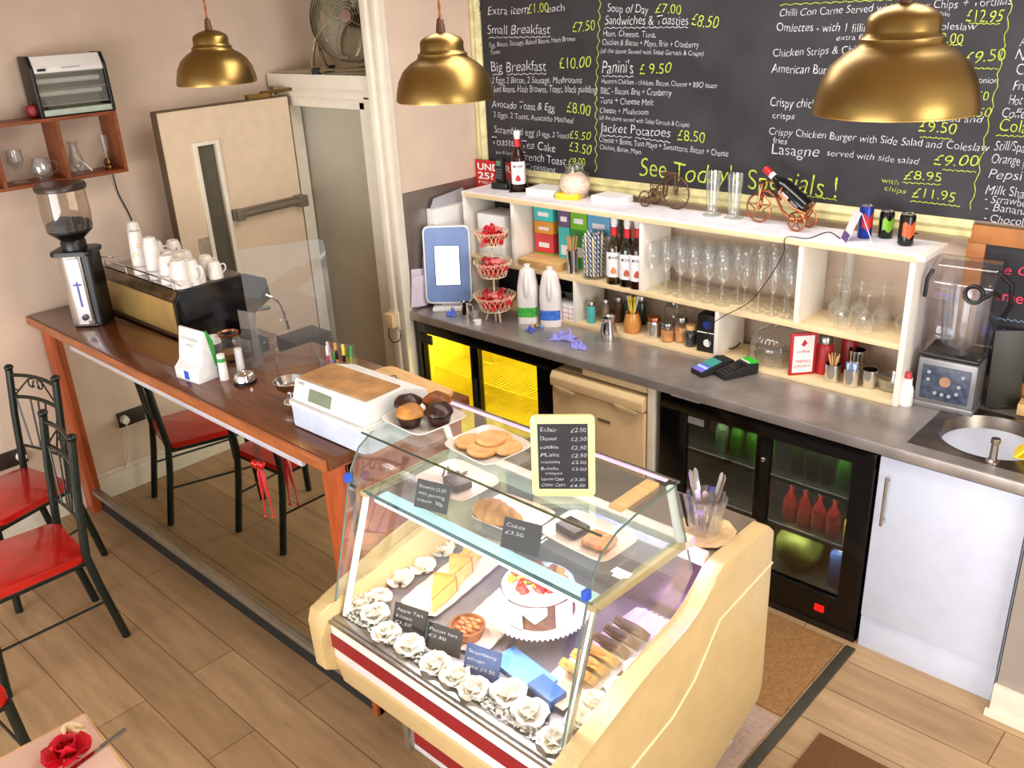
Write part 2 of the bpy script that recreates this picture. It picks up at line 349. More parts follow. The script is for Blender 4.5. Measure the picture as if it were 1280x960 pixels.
# ------------------------------------------------------------------ back counter
SX, SY, SR = -.755, 3.23, .18     # sink
wt = thing('worktop', 'stainless steel worktop running along the whole back wall', 'worktop', (0, 0, 0))
b = MB(); q = .22
for x0, x1, y0, y1 in ((NX+.003, SX-q, 2.95, BY-.002), (SX+q, .5, 2.95, BY-.002), (SX-q, SX+q, 2.95, SY-q), (SX-q, SX+q, SY+q, BY-.002)): b.box(x0, x1, y0, y1, .862, .9)
b.box(NX+.003, .5, 2.945, 2.955, .856, .898, .003)
b.build('steel_top', MT['worktop_steel'], wt)
b = MB(); n = 48
def ringpt(u, i, j):
    a = 2*PI*j/n; c, s = cos(a), sin(a)
    k = min(1/max(abs(c), 1e-6), 1/max(abs(s), 1e-6))*q
    prof = [(1.0, .9), (None, .902), (None, .906), (None, .902), (None, .84), (None, .78), (None, .745), (0.0, .735)]
    rr = [k, SR+.03, SR+.022, SR, SR-.02, SR-.05, SR-.10, .001][i]
    return V((SX+c*rr, SY+s*rr, prof[i][1]))
b.grid(lambda u, v: ringpt(u, round(u*7), round(v*n)), 7, n, closed=True); b.build('sink_bowl', mat('sink_steel', (132, 124, 116), .32, metal=1, noise=.15), wt, ang=50)
# splash sheet behind the till
t = MB().box(NX, NX+.004, DY+.02, BY-.02, .905, 1.525, .001).build('splash_sheet', mat('splash', (158, 148, 142), .35, metal=.85, noise=.05)); tag(t, 'brushed steel splash sheet on the wall behind the till', 'splashback')
# ---- yellow lit bottle cooler
k = thing('bottle_cooler', 'black under-counter cooler with a bright yellow empty interior', 'cooler', (0, 0, 0))
def cooler(k, x0, x1, ztop, zb, win, inner, shelves, ym=2.985):
    b = MB(); t = .03
    b.box(x0, x1, 3.52, 3.55, 0, ztop); b.box(x0, x0+t, ym, 3.53, 0, ztop); b.box(x1-t, x1, ym, 3.53, 0, ztop); b.box(x0, x1, ym, 3.53, ztop-t, ztop); b.box(x0, x1, ym, 3.53, 0, zb-.03)
    b.build('cabinet', MT['black_gloss'], k)
    b = MB(); b.box(x0+t, x1-t, 3.50, 3.518, zb-.03, ztop-t); b.box(x0+t, x0+t+.004, ym+.03, 3.5, zb-.03, ztop-t); b.box(x1-t-.004, x1-t, ym+.03, 3.5, zb-.03, ztop-t); b.box(x0+t, x1-t, ym+.03, 3.5, zb-.03, zb-.02)
    b.build('liner', inner, k)
    b = MB()
    z0, z1 = zb, ztop-.06
    b.box(x0, win[0][0], ym-.02, ym+.012, 0, ztop, .003); b.box(win[-1][1], x1, ym-.02, ym+.012, 0, ztop, .003); b.box(x0, x1, ym-.021, ym+.012, z1, ztop, .004); b.box(x0, x1, ym-.021, ym+.012, 0, z0, .004)
    for a, c in zip(win, win[1:]): b.box(a[1], c[0], ym-.02, ym+.012, z0-.001, z1+.001, .003)
    b.build('door_frame', MT['black_gloss'], k)
    for sx0, sx1 in win:
        MB().box(sx0, sx1, ym-.006, ym-.002, z0, z1).build('door_pane', MT['yellow_glass'] if shelves == 'y' else MT['dark_glass'], k)
    return z0, z1
cooler(k, NX+.03, -2.615, .85, .22, [(-3.52, -3.16), (-3.10, -2.70)], mat('yellow_liner', (226, 210, 60), .5), 'y')
for zz in (.36, .56):
    b = MB()
    for i in range(34): b.tube([(-3.53+i*.0255, 3.05, zz), (-3.53+i*.0255, 3.49, zz)], .0018, 4)
    for yy in (3.05, 3.27, 3.49): b.tube([(-3.54, yy, zz-.003), (-2.66, yy, zz-.003)], .003, 5)
    b.build('wire_shelf', mat('wire_yellow', (214, 190, 60), .4), k)
b = MB(); b.box(-3.55, -2.66, 3.012, 3.03, .80, .815); b.build('light_strip', mat('strip_light', (255, 236, 120), .5, emit=(255, 226, 80), es=6), k)
l = bpy.data.lights.new('cooler_light', 'AREA'); l.shape = 'RECTANGLE'; l.size = .85; l.size_y = .1; l.energy = 8; l.color = (1, .98, .75); o = bpy.data.objects.new('cooler_light', l); C.objects.link(o); o.location = (-3.1, 3.1, .8); o.parent = k
b = MB(); b.box(-3.14, -3.12, 2.955, 2.966, .48, .62, .003); b.build('door_handle', MT['black_matte'], k)
t = MB(); t.box(-3.53, -3.44, 2.955, 2.966, .735, .785); t.build('badge', mat('badge', (50, 40, 34), .5), k)
# ---- cream fridge
k = thing('fridge', 'cream under-counter fridge between the two black coolers', 'fridge', (0, 0, 0))
b = MB(); b.box(-2.595, -2.065, 3.0, 3.5, .02, .80, .006); b.build('cabinet', MT['cream_fridge'], k)
b = MB(); b.box(-2.595, -2.065, 2.955, 2.997, .06, .72, .008); b.build('door', MT['cream_fridge'], k)
b = MB(); b.prism([(2.94, .73), (2.995, .725), (2.995, .80), (2.955, .80), (2.938, .775)], 'x', -2.595, -2.065, .006); b.build('top_lip', MT['cream_fridge'], k)
for x in (-2.57, -2.22): MB().prism([(x, .735), (x+.13, .725), (x+.11, .705), (x+.03, .705)], 'y', 2.935, 2.952, .003).build('handle_recess', mat('recess', (190, 170, 130), .5), k)
MB().box(-2.32, -2.25, 2.951, 2.956, .62, .632).build('badge', mat('badge_grey', (110, 100, 84), .4), k)
t = MB().box(-2.055, -2.02, 2.965, 3.5, 0, .855, .002).build('filler_panel', MT['white_paint']); tag(t, 'narrow white filler panel beside the cream fridge', 'panel')
b = MB(); b.box(-2.42, -2.06, 2.97, 2.985, .815, .852, .002); t = b.build('wooden_batten', MT['pale_wood']); tag(t, 'pale wooden batten under the worktop above the cream fridge', 'batten')
# ---- drinks cooler
k = thing('drinks_cooler', 'black sliding glass drinks cooler full of bottles beside the white cupboard', 'cooler', (0, 0, 0))
k_cool = k
cooler(k, -1.99, -1.055, .84, .17, [(-1.86, -1.53), (-1.47, -1.14)], mat('dark_liner', (84, 84, 78), .5), 'd')
for zz in (.37, .585):
    sh = MB().box(-1.95, -1.09, 3.03, 3.49, zz-.006, zz).build('glass_shelf', MT['clear'], k); MB().box(-1.95, -1.09, 3.02, 3.0295, zz-.012, zz+.006).build('shelf_lip', mat('shelf_edge', (170, 170, 160), .3, metal=.4), sh)
b = MB(); b.tube([(-1.49, 2.955, .68), (-1.49, 2.95, .69)], .008, 8); b.build('lock', MT['chrome'], k)
b = MB(); b.box(-1.855, -1.78, 2.975, 2.978, .735, .765); b.build('sticker', mat('sticker', (140, 140, 140), .5), k)
b = MB(); b.box(-1.225, -1.185, 2.955, 2.964, .085, .115, .004); b.build('power_switch', mat('led_red', (230, 20, 20), .4, emit=(255, 20, 20), es=.6), k)
b = MB(); b.box(-1.94, -1.80, 2.97, 3.04, .8405, .847); b.box(-1.87, -1.78, 2.99, 3.05, .847, .852); t = b.build('paper_slips', MT['paper']); tag(t, 'paper slips tucked on top of the drinks cooler', 'paper')
def bottle(name, label, P, h, r, body, cap, lab=None, grp=None, neck=.32, lz=(.15, .5), cat='bottle', cmat2=None):
    t = thing(name, label, cat, P, random.random()*.3, grp); z = lambda f: h*f
    MB().lathe([(0, 0), (r*.9, 0), (r, z(.03)), (r, z(.52)), (r*.8, z(.60)), (r*neck, z(.72)), (r*neck, z(.92)), (0, z(.92))], 16).build('body', body, t)
    MB().lathe([(0, z(1)), (r*neck*1.2, z(1)), (r*neck*1.25, z(.9)), (r*neck*1.05, z(.88))], 12).build('cap', cap, t)
    if lab: MB().lathe([(r*1.02, z(lz[0])), (r*1.02, z(lz[1]))], 16).build('label_band', lab, t)
    return t
gb = glassm('green_bottle', (90, 190, 60), .06, .4); bb = mat('bottle_green', (70, 130, 40), .12, noise=.1); rb = mat('bottle_red', (150, 44, 40), .15)
dk = mat('bottle_dark', (40, 52, 30), .12)
for i in range(4): bottle('soda_bottle', f'green soda bottle on the top shelf of the drinks cooler, {ordn(i)} from the left', (-1.76+i*.072, 3.1, .585), .19, .028, bb if i else mat('bt', (120, 150, 110), .2), MT['lime'], grp='bottles in the left half of the drinks cooler')
for i in range(5): bottle('soda_bottle', f'dark bottle behind the right cooler door on the top shelf, {ordn(i)} from the left', (-1.42+i*.066, 3.1, .585), .2, .027, dk if i != 3 else bb, MT['black'], grp='bottles on the top shelf of the right cooler door')
for i in range(4): bottle('juice_bottle', f'red bottle on the middle shelf of the drinks cooler, {ordn(i)} from the left', (-1.42+i*.062, 3.08, .37), .19, .028, rb, MT['grey_plastic'], mat('juice_label', (214, 90, 70), .5), grp='red bottles on the middle cooler shelf')
bottle('juice_bottle', 'yellow bottle at the right end of the middle cooler shelf', (-1.16, 3.08, .37), .17, .028, MT['yellow'], MT['yellow'])
t = MB().sph((0, 0, .1), (.1, .1, .095), 24, 14).build('melon', mat('melon', (150, 160, 70), .5, noise=.3, scale=20), loc=(-1.38, 3.12, .145)); tag(t, 'round green melon at the bottom of the drinks cooler', 'melon')
b = thing('drink_carton', 'blue drink carton beside the melon in the cooler', 'carton', (-1.19, 3.08, .145)); MB().box(-.03, .03, -.03, .03, 0, .17, .003).build('body', mat('carton_blue', (90, 120, 190), .5), b); MB().lathe([(0, .19), (.012, .19), (.012, .17)], 10).build('cap', MT['white'], b)
l = bpy.data.lights.new('cooler_light', 'AREA'); l.shape = 'RECTANGLE'; l.size = .8; l.size_y = .06; l.energy = 7; l.color = (.95, 1, .9); o = bpy.data.objects.new('cooler_light', l); C.objects.link(o); o.location = (-1.52, 3.05, .79); o.parent = k_cool  # unseen lamp added inside to brighten the bottles
for zz, pw in ((.565, 5), (.35, 4)):
    l = bpy.data.lights.new('cooler_light', 'AREA'); l.shape = 'RECTANGLE'; l.size = .8; l.size_y = .03; l.energy = pw; l.color = (1, .98, .92); o = bpy.data.objects.new('cooler_light', l); C.objects.link(o); o.location = (-1.52, 3.028, zz); o.rotation_euler = (R(25), 0, 0); o.parent = k_cool  # more unseen lamps added below the shelves to brighten the lower rows
# ---- white cupboard
k = thing('base_cupboard', 'white cupboard with a bar handle under the sink', 'cupboard', (0, 0, 0))
MB().box(-1.045, -.545, 2.985, 3.5, .0, .857).build('carcass', MT['cabinet_white'], k)
b = MB(); b.box(-1.04, -.548, 2.962, 2.983, .15, .845, .003); dr = b.build('door', MT['cabinet_white'], k)
b = MB(); b.tube([(-1.0, 2.935, .58), (-1.0, 2.935, .78)], .006, 10); b.tube([(-1.0, 2.935, .60), (-1.0, 2.963, .60)], .004, 8); b.tube([(-1.0, 2.935, .76), (-1.0, 2.963, .76)], .004, 8); b.build('handle', MT['steel'], dr)
MB().box(-1.04, -.548, 2.97, 2.984, 0, .145, .002).build('plinth', MT['cabinet_white'], k)
# mats behind the bar
t = MB().box(-2.0, -1.08, 2.42, 2.93, 0, .006, .002).build('floor_mat', mat('mat_brown', (150, 108, 62), .9, noise=.15, scale=90)); tag(t, 'brown mat on the floor in front of the drinks cooler', 'mat')
t = MB().box(-2.0, -1.08, 1.62, 2.41, 0, .004, .001).build('floor_sheet', mat('sheet_pink', (178, 150, 132), .6, noise=.1, scale=60)); tag(t, 'pinkish grey floor sheet under the display case', 'mat')
b = MB(); b.box(0, .5, -.7, 0, 0, .008, .002); t = b.build('door_mat', mat('mat_dark', (112, 74, 40), .95, noise=.15, scale=120), loc=(-.94, 2.43, 0)); tag(t, 'dark brown mat lying on the planks at the bottom right', 'mat')
# ------------------------------------------------------------------ shelf unit on the worktop
UF, UB = 3.28, 3.508; UX0, UX1 = -3.47, -1.115; ZT = 1.5; ZM = 1.152; ZL = .918
u = thing('shelf_unit', 'long white open shelf unit standing on the steel worktop', 'shelf unit', (0, 0, 0))
b = MB(); b.box(UX0, UX1+.03, UF-.004, UB, 1.478, ZT, .002); b.build('top_board', MT['unit_white'], u)
t = MB(); t.box(UX0+.02, UX1, UF-.006, UF-.003, 1.474, 1.496, .001); t.build('top_edge', MT['pale_wood'], u)
MB().box(UX0+.02, UX1-.022, UF, UB, 1.13, ZM, .002).build('middle_shelf', MT['pale_wood'], u)
MB().box(UX0+.0205, UX1-.0225, UF, UB, .9, ZL, .002).build('bottom_board', MT['pale_wood'], u)
b = MB(); b.box(UX0+.02, -3.126, UB-.006, UB, ZM, 1.478); b.box(UX0+.02, -2.726, UB-.006, UB, ZL, 1.13); b.build('back_panel', MT['black_matte'], u)  # black sheet added to keep these open-backed compartments dark
for x0, x1 in ((UX0, UX0+.02), (UX1-.022, UX1)): MB().box(x0, x1, UF, UB, .9, 1.478, .002).build('side_panel', MT['unit_white'], u)
for x in (-3.115, -2.322, -1.558): MB().box(x-.01, x+.01, UF+.001, UB, ZM, 1.478, .001).build('divider', MT['unit_white'], u)
for x in (-2.715, -1.918): MB().box(x-.01, x+.01, UF+.001, UB, ZL, 1.13, .001).build('divider', MT['unit_white'], u)
t = MB().box(-3.46, UX1, UF+.004, UB-.01, ZT, ZT+.0012).build('paper_liner', mat('liner_white', (238, 236, 246), .7)); tag(t, 'white paper liner covering the top of the shelf unit', 'paper')
# ------------------------------------------------------------------ blackboards
bb_ = thing('blackboard', 'large black menu board with chalk writing and a pale gold frame', 'blackboard', (0, 0, 0))
BX0, BX1, BZ0, BZ1 = -3.53, .35, 1.585, 2.9; FY = 3.555
MB().box(BX0, BX1, FY, BY-.002, BZ0, BZ1).build('slate_panel', MT['chalkboard'], bb_)
b = MB(); prof = [(BY-.002, 0), (FY-.012, 0), (FY-.022, .012), (FY-.016, .03), (FY-.024, .045), (FY-.006, .07), (BY-.002, .07)]
b.prism([(p[0], BZ0-.07+p[1]) for p in prof], 'x', BX0-.065, -1.02, 0)
t = MB(); t.prism([(p[0], p[1]) for p in prof], 'x', BZ0-.07, BZ1, 0); t.xf(MX(((0, 0, 1, BX0-.07), (0, 1, 0, 0), (1, 0, 0, 0), (0, 0, 0, 1)))); b.add(t)
b.build('frame', MT['frame_gold'], bb_)
def P2(x, y): return at(x, y, Y=FY-.0005)
def chalk_items(rows):
    it = []
    for st, x0, y0, x1, y1, h in rows:
        a, c = P2(x0, y0), P2(x1, y1); xd = c-a; zd = V((-xd.z, 0, xd.x))
        it.append((st, a, xd, zd, h*mpp(a)*1.12, xd.length))
    return it
W_ = [('Extra item', 610, 19, 660, 17, 9), ('each', 684, 15, 705, 14, 8), ('Small Breakfast', 609, 43, 688, 42, 10), ('Egg, Bacon, Sausage, Baked Beans, Hash Brown', 612, 59, 719, 51, 5), ('Toast', 613, 68, 625, 67, 4.5),
 ('Big Breakfast', 614, 90, 683, 88, 11), ('2 Eggs 2 Bacon, 2 Sausage, Mushrooms', 615, 104, 727, 104, 7), ('Baked Beans, Hash Browns, Toast, black pudding', 612, 115, 746, 116, 7.5),
 ('Avocado Toast & Egg', 615, 134, 693, 139, 8), ('2 Eggs, 2 Toast, Avocado Mashed', 617, 146, 716, 154, 6), ('Scrambled egg', 618, 166, 668, 170, 8), ('(3 eggs, 2 Toast)', 671, 170, 711, 173, 6), ('Toasted Tea Cake', 615, 180, 694, 190, 9),
 ('jam & butter', 620, 192, 645, 194, 4), ('French Toast', 653, 199, 707, 207, 9), ('Croissant', 656, 211, 695, 216, 7),
 ('Soup of Day', 759, 15, 810, 17, 9), ('Sandwiches & Toasties', 756, 31, 860, 31, 10), ('Ham, Cheese, Tuna,', 754, 45, 820, 47, 6.5), ('Chicken & Bacon + Mayo, Brie + Cranberry', 753, 56, 873, 60, 6.5), ('(all the above Served with Salad Garnish & Crisps)', 751, 66, 879, 70, 5),
 ("Panini's", 753, 91, 791, 92, 14), ('Hunters Chicken - chicken, Bacon, Cheese + BBQ sauce', 752, 104, 896, 110, 5.5), ('BBC - Bacon, Brie + Cranberry', 751, 117, 839, 120, 7), ('Tuna + Cheese Melt', 750, 129, 817, 132, 7), ('Cheese + Mushroom', 750, 141, 810, 144, 6.5), ('(all the above served with Salad Garnish & Crisps)', 749, 149, 861, 159, 5),
 ('Jacket Potatoes', 750, 164, 837, 172, 10), ('Cheese + Beans, Tuna Mayo + Sweetcorn, Bacon + Cheese', 749, 177, 910, 196, 6.5), ('Chicken, Bacon, Mayo', 750, 186, 801, 193, 5.5),
 ('Chilli Con Carne Served with Rice or Chips + Tortillas', 974, 21, 1264, 6, 8), ('available', 1151, 21, 1187, 20, 5), ('Omlettes - with 1 filling', 970, 39, 1091, 40, 9), ('extra filling', 1045, 51, 1098, 48, 6), ('Coleslaw', 1164, 38, 1220, 37, 8),
 ('Chicken Strips & Chips', 966, 71, 1080, 66, 8.5), ('cheese', 1172, 69, 1203, 72, 7), ('American Burger', 964, 91, 1050, 93, 10), ('lettuce, onion', 1188, 103, 1247, 104, 7), ('Crispy chicken wrap', 962, 133, 1060, 137, 10), ('crisps', 965, 148, 993, 149, 7), ('salad and', 1170, 152, 1227, 153, 7),
 ('Crispy Chicken Burger with Side Salad and Coleslaw', 961, 168, 1235, 190, 8), ('fries', 966, 179, 984, 180, 7), ('Lasagne', 964, 193, 1023, 196, 12), ('served with side salad', 1034, 194, 1147, 206, 7),
 ('Fruit', 1266, 113, 1290, 114, 11), ('Hot choc', 1261, 130, 1300, 132, 11), ('Coffee', 1252, 146, 1286, 149, 11), ('Still/Sparkling', 1243, 187, 1310, 193, 11), ('Orange juice', 1239, 203, 1300, 210, 11), ('Pepsi', 1236, 222, 1275, 226, 11), ('Milk Shakes', 1232, 242, 1300, 250, 11), ('- Strawberry', 1231, 252, 1300, 261, 9), ('- Banana', 1231, 263, 1285, 269, 9), ('- Chocolate', 1229, 276, 1296, 285, 9),
 ('A', 1274, 58, 1284, 58, 12), ('N', 1269, 74, 1280, 75, 12), ('C', 1268, 93, 1278, 94, 12)]
Y_ = [('£1.00', 659, 17, 686, 15, 10), ('£7.50', 716, 40, 743, 38, 11), ('£10.00', 699, 86, 738, 84, 12), ('£8.00', 708, 141, 738, 144, 12), ('£5.50', 712, 173, 738, 175, 9), ('£3.50', 711, 189, 739, 193, 11), ('£9.00', 711, 206, 731, 208, 9), ('£2.50', 710, 215, 728, 217, 7),
 ('£7.00', 819, 16, 851, 18, 10), ('£8.50', 864, 31, 896, 36, 13), ('£ 9.50', 799, 94, 839, 90, 11), ('£8.50', 846, 176, 881, 178, 12), ("See Today's Specials !", 799, 220, 1044, 247, 21),
 ('£12.95', 1206, 28, 1252, 27, 13), ('£8.00', 1164, 54, 1203, 55, 11), ('£9.50', 1206, 79, 1255, 76, 13), ('£8.50', 1200, 125, 1234, 126, 10), ('£8.50', 1200, 145, 1237, 146, 10), ('£9.50', 1147, 165, 1195, 167, 12), ('£9.00', 1167, 206, 1221, 208, 12), ('£8.95', 1130, 224, 1176, 227, 10), ('with', 1101, 228, 1123, 231, 6), ('chips', 1105, 238, 1132, 242, 6), ('£11.95', 1140, 246, 1193, 252, 11), ('Cola', 1247, 164, 1284, 167, 14)]
def wavy(b, x0, y0, x1, y1, amp=1.3, n=None, r=.0016):
    L_ = math.hypot(x1-x0, y1-y0); n = n or max(6, int(L_/2.2)); p = []
    for i in range(n+1):
        f = i/n; q = amp*sin(i*1.9+x0); dx, dy = (x1-x0)/L_, (y1-y0)/L_
        v = P2(x0+(x1-x0)*f-dy*q, y0+(y1-y0)*f+dx*q); p.append(v)
    b.tube(p, r, 5)
b = text_mb(chalk_items(W_), .05, off=-.012)
for a in ((611, 47, 688, 46), (616, 93, 627, 93), (634, 93, 683, 92), (755, 35, 860, 34), (753, 95, 792, 96), (750, 169, 790, 172), (794, 172, 838, 178)): wavy(b, *a, amp=.9)
b.build('chalk_lettering', MT['chalk'], bb_, ang=0)
b = text_mb(chalk_items(Y_), .05, off=-.012)
wavy(b, 750, 0, 745, 120, 1.6, 26); wavy(b, 745, 120, 745, 215, 1.6, 22); wavy(b, 1265, 0, 1247, 100, 2, 14); wavy(b, 1247, 100, 1213, 262, 2, 20); wavy(b, 975, 6, 1125, -1, 1, 40)
for a in ((1211, 29, 1250, 30), (1170, 56, 1203, 56), (1205, 85, 1248, 86), (1150, 171, 1190, 174), (1178, 212, 1220, 215), (1128, 228, 1176, 231), (1138, 251, 1200, 258), (1245, 169, 1284, 171), (995, 243, 1046, 250)): wavy(b, *a, amp=.8)
b.build('chalk_prices', MT['chalk_y'], bb_, ang=0)
b2 = thing('small_blackboard', 'smaller wood framed blackboard behind the blender with pink writing', 'blackboard', (0, 0, 0))
MB().box(-1.0, .2, 3.552, 3.56, .99, 1.52).build('slate_panel', MT['chalkboard'], b2)
b = MB(); b.box(-1.03, .2, 3.54, 3.556, 1.505, 1.572, .003); b.box(-1.03, -.965, 3.54, 3.556, .95, 1.505, .003); b.box(-.965, .2, 3.54, 3.556, .95, 1.0, .003); b.build('frame', MT['frame_wood'], b2)
def P3(x, y): return at(x, y, Y=3.551)
it = []
for st, x0, y0, x1, y1, h in (('e C', 1255, 342, 1285, 345, 12), ('menu', 1252, 376, 1300, 384, 14)):
    a, c = P3(x0, y0), P3(x1, y1); xd = c-a; it.append((st, a, xd, V((-xd.z, 0, xd.x)), h*mpp(a), xd.length))
text_mb(it, .03).build('chalk_lettering', MT['chalk_p'], b2, ang=0)
b = MB()
for x0, y0, x1, y1 in ((1246, 398, 1290, 404), (1250, 412, 1290, 417)):
    b.tube([P3(x0+(x1-x0)*i/16, y0+(y1-y0)*i/16+1.6*sin(i*2.1)) for i in range(17)], .0016, 5)
b.build('chalk_scribble', mat('chalk_b', (130, 150, 190), .9), b2)
p = [at(598+2*sin(i*1.3), 2+i*9.2, Y=3.55) for i in range(20)]
b = MB().tube(p, .002, 5)
for q in p[::1]: b.tube([q, q+V((.014, -.006, .006))], .0018, 4)
t = b.build('string_lights', MT['black_matte']); tag(t, 'thin string of unlit lights hanging down the left board frame', 'string lights')
t = thing('light_switch', 'white light switch on the wall left of the blackboard', 'switch', at(592, 181, Y=3.575)); b = MB(); b.box(-.035, .035, -.008, .005, -.05, .05, .003); b.build('plate', MT['white'], t); MB().box(-.012, .012, -.014, -.007, -.02, .02, .002).build('rocker', MT['white_gloss'], t)
# ------------------------------------------------------------------ things along the top of the unit
def slab_stack(name, label, cat, x, y, Z, sx, sy, n, th, m, rz=0, grp=None):
    b = MB()
    for i in range(n):
        a = (random.random()-.5)*.12
        b.box(-sx/2, sx/2, -sy/2, sy/2, i*th+.0002, (i+1)*th, 0, MX.Rotation(a, 4, 'Z'))
    P = at(x, y, Z=Z); o = b.build(name, m, loc=P, rz=rz, ang=0); return tag(o, label, cat, grp)
# sign
sg = thing('age_sign', 'red UNDER 25 sign standing at the left end of the shelf unit', 'sign', (-3.575, 3.5185, .9), 0)
b = MB(); b.box(-.02, .34, -.006, .006, 0, .72, .003); b.build('panel', MT['red'], sg)
text_mb([('UNDER', (.0, -.0065, .668), (1, 0, 0), (0, 0, 1), .036, .25), ('25?', (.0, -.0065, .62), (1, 0, 0), (0, 0, 1), .036, .12), ('IF YOU ARE LUCKY', (.0, -.0065, .594), (1, 0, 0), (0, 0, 1), .013, .21)], off=.02).build('lettering', MT['white'], sg, ang=0)
UP_ = 1.5015
P = at(630, 228, Z=UP_); t = thing('cordless_phone', 'black cordless phone in its charging cradle beside the red sign', 'phone', (-3.325, 3.445, P.z), R(10))
b = MB(); b.box(-.045, .06, -.05, .05, 0, .035, .01); b.build('cradle', MT['black'], t)
b = MB(); b.box(-.04, .012, -.012, .02, .03, .16, .009); hs = b.build('handset', MT['black_matte'], t)
MB().box(-.028, 0, -.0155, -.011, .115, .142, .001).build('screen', mat('phone_lcd', (90, 120, 96), .3), hs)
b = MB()
for i in range(3):
    for j in range(4): b.box(-.03+i*.012, -.022+i*.012, -.0152, -.011, .05+j*.014, .059+j*.014, .001)
b.build('keypad', mat('keys', (90, 90, 92), .5), hs)
def syrup(P, label, body, hgt, grp=None, fruit=MT['red'], rz=0):
    t = thing('syrup_bottle', label, 'bottle', P, rz, grp); h = hgt; r = .036*hgt/.3
    MB().lathe([(0, 0), (r*.95, 0), (r, .01), (r, h*.55), (r*.8, h*.63), (r*.42, h*.72), (r*.38, h*.9), (0, h*.9)], 20).build('body', body, t)
    MB().lathe([(0, h), (r*.45, h), (r*.47, h*.91), (r*.4, h*.9), (r*.42, h*.82), (0, h*.82)], 16).build('cap', MT['white'], t)
    MB().lathe([(r*.46, h*.87), (r*.48, h*.74)], 16).build('neck_band', MT['red'], t)
    b = MB(); b.grid(lambda u, v: (r*1.02*sin(R(-75+150*u)), -r*1.02*cos(R(-75+150*u)), h*(.12+.38*v)), 12, 1); lb = b.build('paper_label', MT['paper'], t)
    b = MB(); b.grid(lambda u, v: (r*1.03*sin(R(-22+44*u))+0, -r*1.035*cos(R(-22+44*u)), h*(.17+.11*v*(1-.8*(2*u-1)**2)+.02*(2*u-1)**2)), 10, 3); b.build('label_fruit', fruit, lb)
    b = wrapt('MONIN', r*1.045, h*.40, h*.045, r*1.35)
    b.build('label_lettering', mat('ink', (60, 50, 60), .7), lb, ang=0)
    return t
syrup(at(649, 238, Z=UP_)+V((0, 0, 0.0015)), 'dark syrup bottle standing alone on top of the shelf unit', MT['syrup'], .30, rz=R(38))
P = at(649, 238, Z=UP_)
b = MB(); b.box(-.05, .05, -.05, .05, 0, .0015)
for s in (-1, 1): b.box(s*.046-.003, s*.046+.003, -.01, .01, .001, .075, .001)
b.xf(MX.Rotation(R(38), 4, 'Z')); t = b.build('bottle_stand', MT['black'], loc=P-V((0, 0, .0002))); tag(t, 'low black stand holding the single syrup bottle', 'stand')
slab_stack('napkin_stack', 'stack of white napkins left of the yellow ones on the unit', 'napkins', 684, 243, UP_, .17, .13, 9, .004, MT['paper'], R(5))
slab_stack('napkin_stack', 'small stack of yellow napkins on top of the unit', 'napkins', 713, 248, UP_, .12, .08, 6, .005, MT['yellow'], R(12))
slab_stack('napkin_stack', 'stack of white napkins right of the yellow ones in front of the sweet jar', 'napkins', 765, 252, UP_, .16, .12, 8, .004, MT['paper'], R(-4))
P = V((-2.83, 3.44, UP_)); t = thing('sweet_jar', 'round glass jar of pink and white sweets with a wide neck', 'jar', P)
b = MB(); b.lathe([(0, 0), (.05, 0), (.072, .024), (.08, .065), (.07, .11), (.046, .13), (.046, .15), (.054, .156), (.054, .16)], 28); b.build('jar_glass', MT['clear'], t)
b = MB(); b.sph((0, 0, .064), (.074, .074, .058), 24, 14); b.jit(.008, 60); b.build('sweets', mat('sweets', (246, 190, 196), .6, col2=(250, 236, 190), scale=110, contrast=(.42, .58)), t)
# penny-farthing planter
P = at(832, 262, Z=UP_); t = thing('bicycle_planter', 'rusty wire penny-farthing ornament left of the tall glasses', 'ornament', (P.x, P.y+.03, P.z), R(-4))
def wheel(b, c, r, tr, ns, sp=.0012, ax='xz'):
    b.tube(arc(c, r, 0, 360-360/28, 27, ax), tr, 6, closed=True); b.sph(c, tr*2, 8, 6)
    for i in range(ns):
        a = 2*PI*i/ns; d = {'xz': V((cos(a), 0, sin(a))), 'yz': V((0, cos(a), sin(a)))}[ax]
        b.tube([V(c), V(c)+d*r], sp, 4, caps=False)
b = MB(); wheel(b, (.035, 0, .075), .072, .004, 18); b.build('front_wheel', MT['rust'], t)
for s in (-.035, .035):
    b = MB(); wheel(b, (-.115, s, .037), .034, .0035, 12); b.build('rear_wheel', MT['rust'], t)
b = MB(); b.tube([(.035, .01, .075), (.035, .01, .16), (-.015, .01, .165)], .004, 6); b.tube([(.035, -.01, .075), (.037, -.01, .16)], .004, 6); b.tube([(.02, -.035, .165), (.045, 0, .163), (.02, .035, .165)], .003, 6)
b.tube([(.037, 0, .16), (-.02, 0, .15), (-.07, 0, .09), (-.115, 0, .037)], .004, 6); b.tube([(-.115, -.037, .037), (-.115, .037, .037)], .003, 6); b.tube([(-.05, 0, .155), (.03, 0, .163)], .006, 6); b.build('frame', MT['rust'], t)
b = MB()
for k in range(3): b.tube(arc((-.06, 0, .05+k*.028), .034+.004*k, 0, 345, 20, 'xy'), .002, 5, closed=True)
for i in range(12):
    a = 2*PI*i/12; b.tube([(-.06+.034*cos(a), .034*sin(a), .05), (-.06+.043*cos(a), .043*sin(a), .106)], .0014, 4)
b.build('basket', MT['rust'], t)
def tumbler(name, label, P, h, r0, r1, grp=None, cat='glass', base=.015):
    o = MB().lathe([(0, 0), (r0, 0), (r0*1.02, .004), (r1, h), (r1*.93, h), (r0*.86, base), (0, base)], 20).build(name, MT['glass'], loc=P); return tag(o, label, cat, grp)
